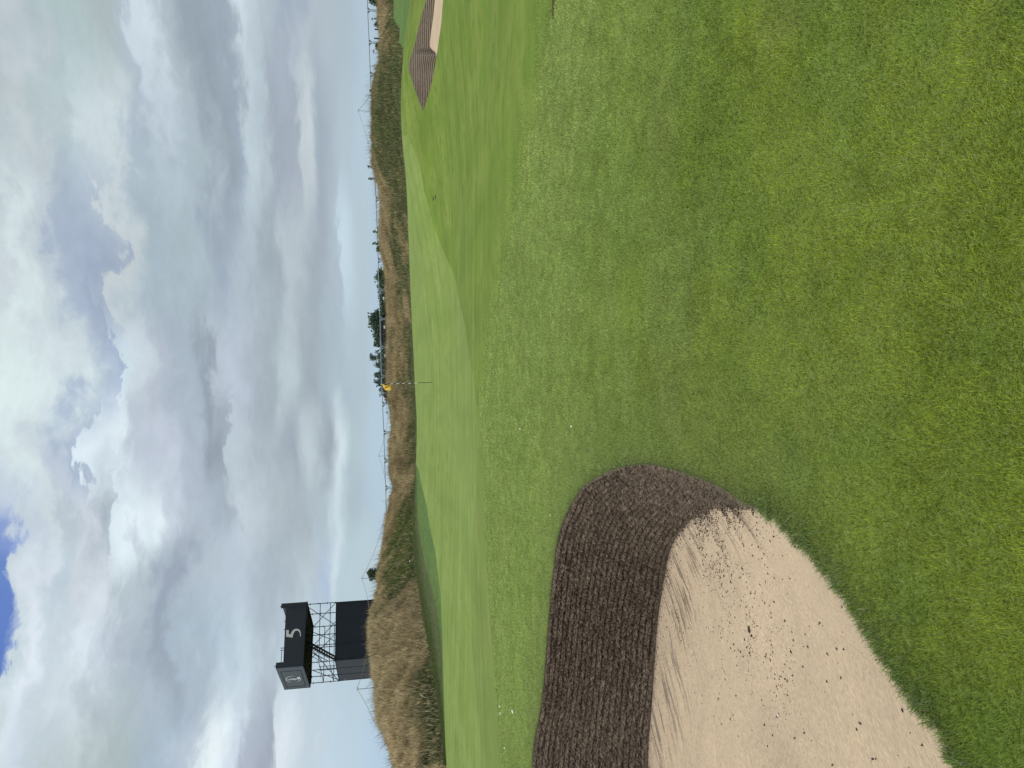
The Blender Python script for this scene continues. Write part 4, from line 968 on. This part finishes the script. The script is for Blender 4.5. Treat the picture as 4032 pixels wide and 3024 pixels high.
for (p0, z0, p1, z1) in [((1, 0), z_l, (0.45, 0), z_deck), ((0.66, 0), z_l, (0.12, 0), z_deck), ((0.45, 0), z_l, (0, 0), z_l + hz * 0.9), ((1, 0.05), z_deck, (0.95, 1), z_l), ((0, 0.2), z_deck, (0, 0.95), z_l), ((0, 1), z_l, (0.62, 1), z_deck), ((0.28, 0), z_l - 0.4, (0.75, 0.5), z_deck)]:
    MB().tube(P3(*p0, z0), P3(*p1, z1), 0.024, 8).build('brace', M_TUBE, tower)
# stair flight between base and deck
st0, st1 = P3(0.20, 0.5, z_l), P3(0.52, 0.5, z_deck); wv = e4.normalized() * 0.35
stair = MB().tube(st0 - wv, st1 - wv, 0.07, 8).tube(st0 + wv, st1 + wv, 0.07, 8)
for i in range(1, 12):
    q_ = st0.lerp(st1, i / 12); stair.box(q_ - wv - Vector((0.1, 0, 0)), wv * 2, e3.normalized() * 0.18, up * 0.03)
stair.build('stair_flight', M_TUBE, tower)
hr = MB()
for s_ in (-1, 1):
    for hh_ in (0.55, 1.0): hr.tube(st0 + wv * s_ + up * hh_, st1 + wv * s_ + up * hh_, 0.02, 6)
hr.build('stair_rail', M_TUBE, tower)
# rails above the hoarding
MB().tube(on_front(0.085, 0.82, -0.1), on_front(0.28, 0.83, -0.1), 0.022).tube(on_front(0.27, 0.72, -0.1), on_front(0.27, 0.88, -0.1), 0.022).build('guard_rail', M_TUBE, tower)
for fx, h0 in ((0.96, 0.98), (0.72, 0.77), (0.59, 0.765), (0.04, 1.0)): MB().tube(on_front(fx, 0.2, -0.12), on_front(fx, h0 + 0.06, -0.12), 0.026).build('rail_post', M_TUBE, tower)
# ladder on the left part
ld_ = MB()
for fy in (0.22, 0.40): ld_.tube(P3(0, fy, z_l), P3(0, fy, z_l + hz * 0.55), 0.02)
for i in range(6): ld_.tube(P3(0, 0.22, z_l + hz * 0.09 * (i + 0.5)), P3(0, 0.40, z_l + hz * 0.09 * (i + 0.5)), 0.014)
ld_.build('ladder', M_TUBE, tower)

# ------------------------------------------------------------------ gallery rope on stakes
def crest_r(ix, iy):
    a_ = azel(ix, iy)[0]; return float(np.interp(a_, CA, CR))
stk = [(1410, 436, 1456, 'grey rope stake on the dune nearest the top edge of the photo'), (1491, 1796, 1530, 'grey rope stake on the dune crest just below the flag'), (1424, 2278, 1472, 'grey rope stake beside the bush on the dune crest'), (1406, 2714, 1455, 'grey rope stake on the straw dune below the tower')]
stake_top = []
for i, (tx, ty, bx, lb) in enumerate(stk):
    r_ = crest_r(tx, ty) - 0.3; pt = Vector(at_r(tx, ty, r_)); gz = float(ground_z(np.array([pt.x]), np.array([pt.y]))[0])
    e = empty('rope_stake', (pt.x, pt.y, gz)); tag(e, lb, 'rope stake', 'stakes carrying the spectator rope')
    MB().tube((pt.x, pt.y, gz - 0.05), (pt.x, pt.y, pt.z), 0.016, 8).build('stake', M_STAKE, e)
    hk = [pt + Vector((0.06 * math.cos(t_) + 0.03, 0, 0.04 * math.sin(t_) + 0.0)) for t_ in np.linspace(2.6, 6.8, 10)]
    MB().path(hk, 0.012).build('hook', M_STAKE, e); stake_top.append(pt)
def rope_pt(ix, iy, above=False):
    rh = hit_d(ix, iy)
    rc_ = crest_r(ix, iy)
    return Vector(at_r(ix, iy, rc_ if (rh is None or above) else rh - 0.35))
def sag(a_, b_, s_, n=14): return [a_.lerp(b_, i / n) - Vector((0, 0, s_ * 4 * (i / n) * (1 - i / n))) for i in range(n + 1)]
ropes = [
 ('rope', [stake_top[0]] + [rope_pt(x_, y_, True) for x_, y_ in [(1431, 500), (1449, 560)]] + [rope_pt(x_, y_) for x_, y_ in [(1466, 666), (1484, 800), (1495, 970), (1513, 1060), (1531, 1150), (1538, 1256), (1540, 1361), (1540, 1452), (1538, 1530), (1533, 1610)]] + [rope_pt(1521, 1690, True), rope_pt(1510, 1741, True), stake_top[1]], 'pale rope dipping along the dunes behind the flag'),
 ('rope', sag(stake_top[1], stake_top[2], 1.0), 'sagging rope between the stake below the flag and the bush stake'),
 ('rope', sag(stake_top[2], stake_top[3], 0.55), 'rope running across the dark base of the tower'),
 ('rope', sag(stake_top[3], Vector(at_r(1476, 2850, 35.2)), 0.05), 'rope leaving the last stake towards the bottom edge of the photo'),
]
ystk = Vector(at_r(1494, 132, crest_r(1494, 132) - 4)); yb = float(ground_z(np.array([ystk.x]), np.array([ystk.y]))[0])
e = empty('marker_post', (ystk.x, ystk.y, yb)); tag(e, 'pale yellow timber marker post in the dune gap near the top edge', 'post')
MB().tube((ystk.x, ystk.y, yb - 0.1), tuple(ystk), 0.045, 10).build('post', M_TIMBER, e); MB().tube(tuple(ystk), tuple(ystk + Vector((0, 0, 0.06))), 0.055, 10, True, 0.03).build('post_cap', M_TIMBER, e)
ropes.append(('rope', sag(ystk, Vector(at_r(1497, -40, crest_r(1497, 0) - 5)), 0.05, 6), 'rope running from the yellow marker post to the top edge'))
ropes.append(('rope', sag(stake_top[0], ystk, 0.9), 'rope descending from the first stake to the yellow marker post'))
for nm, pts_, lb in ropes:
    o = MB().path(pts_, 0.010, 6).build(nm, M_ROPE); tag(o, lb, 'rope', 'lengths of the spectator rope')

# ------------------------------------------------------------------ row of portal frames far behind the dunes
FY = [-73, 40, 167, 293, 420, 546, 668, 784, 905, 1025, 1141, 1255, 1368, 1482, 1592, 1703, 1813, 1921, 2027]
FX = np.interp(FY, [-73, 40, 167, 293, 784, 1025, 1255, 1368, 1592, 1703, 1814, 1921, 2027], [1444, 1447.5, 1453, 1458, 1480, 1489, 1496.5, 1499, 1506, 1511, 1514, 1518, 1522])
RD = 112.0
def fpt(ix, iy): return Vector(at_r(ix, iy, RD / max(0.6, math.cos(azel(ix, iy)[0]))))
ordn = ['first', 'second', 'third', 'fourth', 'fifth', 'sixth', 'seventh', 'eighth', 'ninth', 'tenth', 'eleventh', 'twelfth', 'thirteenth', 'fourteenth', 'fifteenth', 'sixteenth', 'seventeenth', 'eighteenth']
for i in range(len(FY) - 1):
    a_ = fpt(FX[i], FY[i] + 2.5); b_ = fpt(FX[i + 1], FY[i + 1] - 2.5); gz = -2.2
    e = empty('portal_frame', ((a_.x + b_.x) / 2, (a_.y + b_.y) / 2, gz))
    tag(e, '%s grey steel portal frame behind the dunes, counting down from the top edge' % ordn[i], 'portal frame', 'portal frames in a row behind the dunes')
    MB().tube((a_.x, a_.y, gz), tuple(a_), 0.055, 8).build('post', M_GREY, e)
    MB().tube((b_.x, b_.y, gz), tuple(b_), 0.055, 8).build('post', M_GREY, e)
    MB().tube(tuple(a_), tuple(b_), 0.06, 8).build('beam', M_GREY, e)
    d_ = (b_ - a_).normalized() * 0.45
    MB().prism([a_, a_ + d_, a_ - Vector((0, 0, 0.45))], (0, 0.05, 0)).build('knee_plate', M_GREY, e)
    MB().prism([b_, b_ - d_, b_ - Vector((0, 0, 0.45))], (0, 0.05, 0)).build('knee_plate', M_GREY, e)
    c_ = a_ + d_ * 2.2 - Vector((0, 0, 0.75))
    MB().box(c_, d_.normalized() * 0.42, (0, 0.1, 0), (0, 0, 0.22)).build('hanging_box', M_WHITE if 9 <= i <= 13 else M_GREY, e)
    MB().tube(c_ + Vector((0.0, 0.05, 0.2)) + d_ * 0.4, c_ + d_ * 0.4 + Vector((0, 0.05, 0.75)), 0.01, 5).build('hanger', M_GREY, e)
# dark posts on the dune
for i, (ty, tx, bx, lb) in enumerate([(73, 1472.5, 1486, 'short black post on the dune crest, first from the top edge'), (114.5, 1476, 1488, 'short black post on the dune crest, middle of three'), (150, 1473.5, 1492, 'short black post on the dune crest, third from the top edge')]):
    r_ = crest_r(tx, ty) + 0.5; p_ = Vector(at_r(tx, ty, r_)); gz = float(ground_z(np.array([p_.x]), np.array([p_.y]))[0])
    e = empty('bollard', (p_.x, p_.y, gz)); tag(e, lb, 'bollard', 'black posts on the dune crest')
    MB().box((p_.x - 0.04, p_.y, gz - 0.1), (0.08, 0, 0), (0, 0.08, 0), (0, 0, p_.z - gz + 0.1)).build('post', M_BLACK, e)
    MB().box((p_.x - 0.045, p_.y - 0.005, p_.z), (0.09, 0, 0), (0, 0.09, 0), (0, 0, 0.02)).build('cap', M_BLACK, e)
# dark low shed behind the frames
sA = Vector(at_r(1503, 1250, 135)); sB = Vector(at_r(1505, 1392, 132)); gz = -2.2
sh = empty('shed', tuple((sA.x * .5 + sB.x * .5, sA.y * .5 + sB.y * .5, gz))); tag(sh, 'low dark shed beside the big tree behind the dunes', 'shed')
dv = (sB - sA); bk = Vector((-dv.y, dv.x, 0)).normalized() * 5; bk = bk if bk.y > 0 else -bk
MB().prism([Vector((sA.x, sA.y, gz)), Vector((sB.x, sB.y, gz)), Vector((sB.x, sB.y, sA.z)), Vector((sA.x, sA.y, sA.z))], bk).build('wall', M_SHED, sh)
ap = (sA + sB) / 2 + Vector((0, 0, 0.32)) 
MB().prism([Vector((sA.x - .3, sA.y - .2, sA.z)) + Vector((0.6, 0, 0)), Vector((sB.x, sB.y - .2, sA.z)) - Vector((0.3, 0, 0)), Vector((ap.x, ap.y - .2, sA.z + 0.25))], bk * 1.05).build('roof', M_SHED, sh)
for i in range(3):
    f = 0.12 + i * 0.3; q_ = sA.lerp(sB, f); MB().box(Vector((q_.x, q_.y - 0.06, gz + 0.9)), dv * 0.2, (0, 0.05, 0), (0, 0, sA.z - gz - 1.3)).build('window', M_BLACK, sh)

# ------------------------------------------------------------------ trees and shrubs
def tree(name, ix_top, iy_c, half_px, dist, zg, label, cat, dense=1.0, nleaf=2600, leaf=0.30, tint=(0.035, 0.060, 0.022), seed=0, group=None, conic=False, low=0.25):
    rr = np.random.default_rng(seed); topp = at_r(ix_top, iy_c, dist); x0, y0 = topp[0], topp[1]; Ht = topp[2] - zg; Rw = half_px / FPX * dist
    root = empty(name, (x0, y0, zg)); tag(root, label, cat, group)
    tk = MB(); rad0 = max(0.03, 0.02 * Ht); lean_ = rr.normal(0, 0.02, 2)
    p_prev = Vector((x0, y0, zg - 0.1)); nseg = 6; axis_pts = [p_prev]
    for i in range(1, nseg + 1):
        p_n = Vector((x0 + lean_[0] * Ht * i / nseg + rr.normal(0, 0.01) * Ht, y0, zg + Ht * 0.85 * i / nseg)); tk.tube(p_prev, p_n, rad0 * (1 - 0.8 * (i - 1) / nseg), 7, True, rad0 * (1 - 0.8 * i / nseg)); p_prev = p_n; axis_pts.append(p_n)
    nl_ = int(16 * max(1, dense)) if not conic else 22; tips = []
    for i in range(nl_):
        f = low + (0.92 - low) * (i + rr.random()) / nl_
        k_ = min(nseg - 1, int(f / 0.85 * nseg)); base = axis_pts[k_].lerp(axis_pts[k_ + 1], rr.random())
        shape = (1 - f) ** 0.7 * 1.2 if conic else math.sin(math.pi * min(1, (f - low * 0.6) / (1.08 - low * 0.6))) ** 0.6
        an = rr.uniform(0, 2 * math.pi); Ln = Rw * shape * rr.uniform(0.55, 1.08)
        tip = Vector((x0 + math.cos(an) * Ln, y0 + math.sin(an) * Ln, zg + Ht * min(1.0, f + (0.02 if conic else 0.10) * rr.random() + 0.02)))
        tk.tube(base, tip, rad0 * 0.35, 5, False, rad0 * 0.08); tips.append((base, tip, Ln))
    tips.append((axis_pts[-2], Vector((x0, y0, zg + Ht)), Rw * 0.3))
    tk.build('trunk', M_BARK, root)
    C = []; 
    per = max(3, nleaf // (len(tips) * 7))
    for base, tip, Ln in tips:
        for j in range(7):
            c = base.lerp(tip, 0.35 + 0.65 * rr.random() ** 0.6); sp = 0.16 * Rw * (0.6 + rr.random()) * dense ** 0.5 + leaf * 0.4
            tone_ = rr.uniform(0.6, 1.45)
            for _ in range(per): C.append((c.x + np.clip(rr.normal(0, sp), -1.5 * sp, 1.5 * sp), c.y + np.clip(rr.normal(0, sp), -1.5 * sp, 1.5 * sp), c.z + np.clip(rr.normal(0, sp * 0.8), -1.3 * sp, 1.2 * sp) - 0.3 * sp, tone_ * rr.uniform(0.75, 1.25)))
    C = np.array(C); n = len(C); a1 = rr.normal(size=(n, 3)); a1 /= np.linalg.norm(a1, axis=1)[:, None]; b1_ = np.cross(a1, rr.normal(size=(n, 3))); b1_ /= np.linalg.norm(b1_, axis=1)[:, None]
    sl = leaf * rr.uniform(0.5, 1.1, n)[:, None]
    V = np.stack([C[:, :3] - a1 * sl, C[:, :3] + b1_ * sl * 0.45, C[:, :3] + a1 * sl, C[:, :3] - b1_ * sl * 0.45], 1).reshape(-1, 3)
    col_ = np.repeat((np.array(tint)[None] * 1.5 + np.array([0.016, 0.022, 0.026])) * C[:, 3:4], 4, axis=0)  # tint lifted and blued, painting distance haze into the leaves
    o = mesh_obj('crown', V - np.array([x0, y0, zg]), quads=np.arange(n * 4).reshape(-1, 4), mat=M_LEAF, col=col_, parent=root)
    return root
GT = 'trees beyond the dunes'
tree('oak_tree', 1461, 1262, 40, 150, -2.5, 'largest dark round tree beyond the dunes, above the shed', 'tree', 2.2, 9000, 0.34, (0.030, 0.052, 0.022), 1, GT)
tree('oak_tree', 1477, 1318, 30, 150, -2.5, 'lower shoulder tree joined to the largest dark tree', 'tree', 1.8, 5000, 0.32, (0.034, 0.058, 0.024), 2, GT)
tree('oak_tree', 1476, 1345, 20, 152, -2.5, 'small dark tree at the lower end of the big tree group', 'tree', 1.2, 2600, 0.30, (0.036, 0.060, 0.026), 3, GT)
tree('hedge_tree', 1489, 1066, 16, 145, -2.5, 'first bushy green tree of the hedge line nearest the photo top', 'tree', 1.5, 2600, 0.28, (0.034, 0.070, 0.028), 4, GT)
tree('hedge_tree', 1481, 1095, 26, 145, -2.5, 'tallest bushy tree of the hedge line', 'tree', 1.5, 3600, 0.28, (0.034, 0.070, 0.028), 5, GT)
tree('hedge_tree', 1490, 1136, 26, 146, -2.5, 'bushy tree of the hedge line next after its tallest', 'tree', 1.5, 3200, 0.28, (0.032, 0.066, 0.028), 6, GT)
tree('hedge_tree', 1494, 1176, 26, 147, -2.5, 'bushy hedge tree midway to the big dark tree', 'tree', 1.5, 3200, 0.28, (0.032, 0.064, 0.030), 7, GT)
tree('hedge_tree', 1496, 1212, 22, 147, -2.5, 'bushy hedge tree touching the big dark tree', 'tree', 1.5, 2800, 0.28, (0.030, 0.060, 0.030), 8, GT)
tree('birch_tree', 1453, 1400, 22, 140, -2.5, 'tall airy tree with thin open crown beyond the dunes', 'tree', 0.8, 900, 0.24, (0.050, 0.075, 0.050), 9, GT)
tree('birch_tree', 1474, 1438, 18, 140, -2.5, 'airy tree next to the tallest open-crowned tree', 'tree', 0.8, 1100, 0.24, (0.045, 0.070, 0.042), 10, GT)
tree('birch_tree', 1473, 1475, 22, 140, -2.5, 'airy tree between the flag and the open-crowned trees', 'tree', 0.8, 1500, 0.24, (0.042, 0.066, 0.038), 11, GT)
tree('birch_tree', 1474, 1506, 14, 140, -2.5, 'airy tree directly behind the top of the flagstick', 'tree', 0.8, 900, 0.24, (0.050, 0.072, 0.048), 12, GT)
tree('birch_tree', 1494, 1535, 12, 140, -2.5, 'small thin tree just below the flag in the photo', 'tree', 0.7, 500, 0.22, (0.060, 0.080, 0.060), 13, GT)
tree('birch_tree', 1496, 1556, 9, 140, -2.5, 'smallest thin tree of the row, below the flag', 'tree', 0.7, 320, 0.22, (0.060, 0.080, 0.060), 14, GT)
tree('hedge_tree', 1496, 1410, 55, 128, -2.5, 'dark low thicket under the airy trees', 'shrub', 2.4, 3600, 0.28, (0.030, 0.045, 0.030), 15)
tree('hedge_tree', 1497, 1492, 52, 128, -2.5, 'dark low thicket behind the flag', 'shrub', 2.0, 3600, 0.28, (0.028, 0.042, 0.030), 16)
tree('hedge_tree', 1514, 1565, 20, 110, -2.0, 'low dark shrub behind the dune just below the flag', 'shrub', 1.6, 1800, 0.22, (0.040, 0.042, 0.028), 17)
tree('pine_tree', 1459, -4, 22, 84, -1.5, 'dark conifer at the top edge of the photo', 'tree', 1.3, 3000, 0.20, (0.028, 0.050, 0.026), 18, None, True)
tree('pine_tree', 1470, 12, 12, 83, -1.5, 'smaller dark conifer beside the one at the top edge', 'tree', 1.2, 1800, 0.18, (0.030, 0.054, 0.028), 19, None, True)
def crest_base(ix, iy, dr=0.0):
    r_ = crest_r(ix, iy) + dr; a_ = azel(ix, iy)[0]; return r_, float(ground_z(np.array([math.sin(a_) * r_]), np.array([math.cos(a_) * r_]))[0])
for i, (tx, ty, hp, lf_, nl_, nm, lb) in enumerate([
    (1449, 2262, 22, 0.07, 2600, 'shrub', 'green bushy shrub on the dune crest beside a rope stake'),
    (1479, 183, 12, 0.07, 900, 'shrub', 'small leafy shrub on the crest near the black posts'),
    (1474, 96, 12, 0.06, 700, 'shrub', 'low shrub on the crest between the black posts'),
    (1484, 977, 14, 0.07, 900, 'shrub', 'small dark shrub on the dune crest above the hedge trees'),
    (1446, 655, 5, 0.045, 110, 'weed_stalk', 'tall weed stalk on the crest of the green dune'),
    (1450, 703, 5, 0.045, 110, 'weed_stalk', 'weed stalk on the dune crest just below the tallest stalk'),
    (1466, 912, 5, 0.045, 120, 'weed_stalk', 'weed stalk standing alone on the low crest'),
    (1465, 958, 6, 0.05, 160, 'weed_stalk', 'leafy weed stalk rising from the small crest shrub'),
    (1403 + 52, 357, 5, 0.045, 90, 'weed_stalk', 'weed stalk on the green dune by the first rope stake')]):
    r_, gz = crest_base(tx, ty, 0.2); tree(nm, tx, ty, hp, r_, gz - 0.05, lb, 'shrub' if nm == 'shrub' else 'weed', 1.3 if nm == 'shrub' else 0.6, nl_, lf_, (0.050, 0.070, 0.028), 50 + i, None, False, 0.15)

# litter at the dune foot
rr_ = hit_d(1617, 2214, 25, 60) or 40; q_ = at_r(1617, 2214, rr_ - 0.1)
e = empty('litter', tuple(q_)); tag(e, 'crumpled white and dark blue wrapper lying in green grass at the dune foot', 'litter')
def crumple(name, off, sc_, mat_, seed):
    bm = bmesh.new(); bmesh.ops.create_grid(bm, x_segments=6, y_segments=6, size=0.5); rr2 = random.Random(seed)
    for v in bm.verts: v.co = Vector((v.co.x * sc_, v.co.y * sc_ * 0.6 + 0.02 * rr2.uniform(-1, 1), 0.05 + rr2.uniform(-0.35, 0.35) * sc_ * 0.6)) + Vector(off)
    me = bpy.data.meshes.new(name); bm.to_mesh(me); bm.free(); me.materials.append(mat_); o = bpy.data.objects.new(name, me); COL.objects.link(o); o.parent = e
    md = o.modifiers.new('s', 'SOLIDIFY'); md.thickness = 0.004
crumple('wrapper', (0.03, 0, 0), 0.14, M_WHITE, 1); crumple('wrapper_end', (-0.06, 0, 0.05), 0.10, simple('blue_foil', (0.05, 0.06, 0.12), 0.4), 2)
print('blades ok')
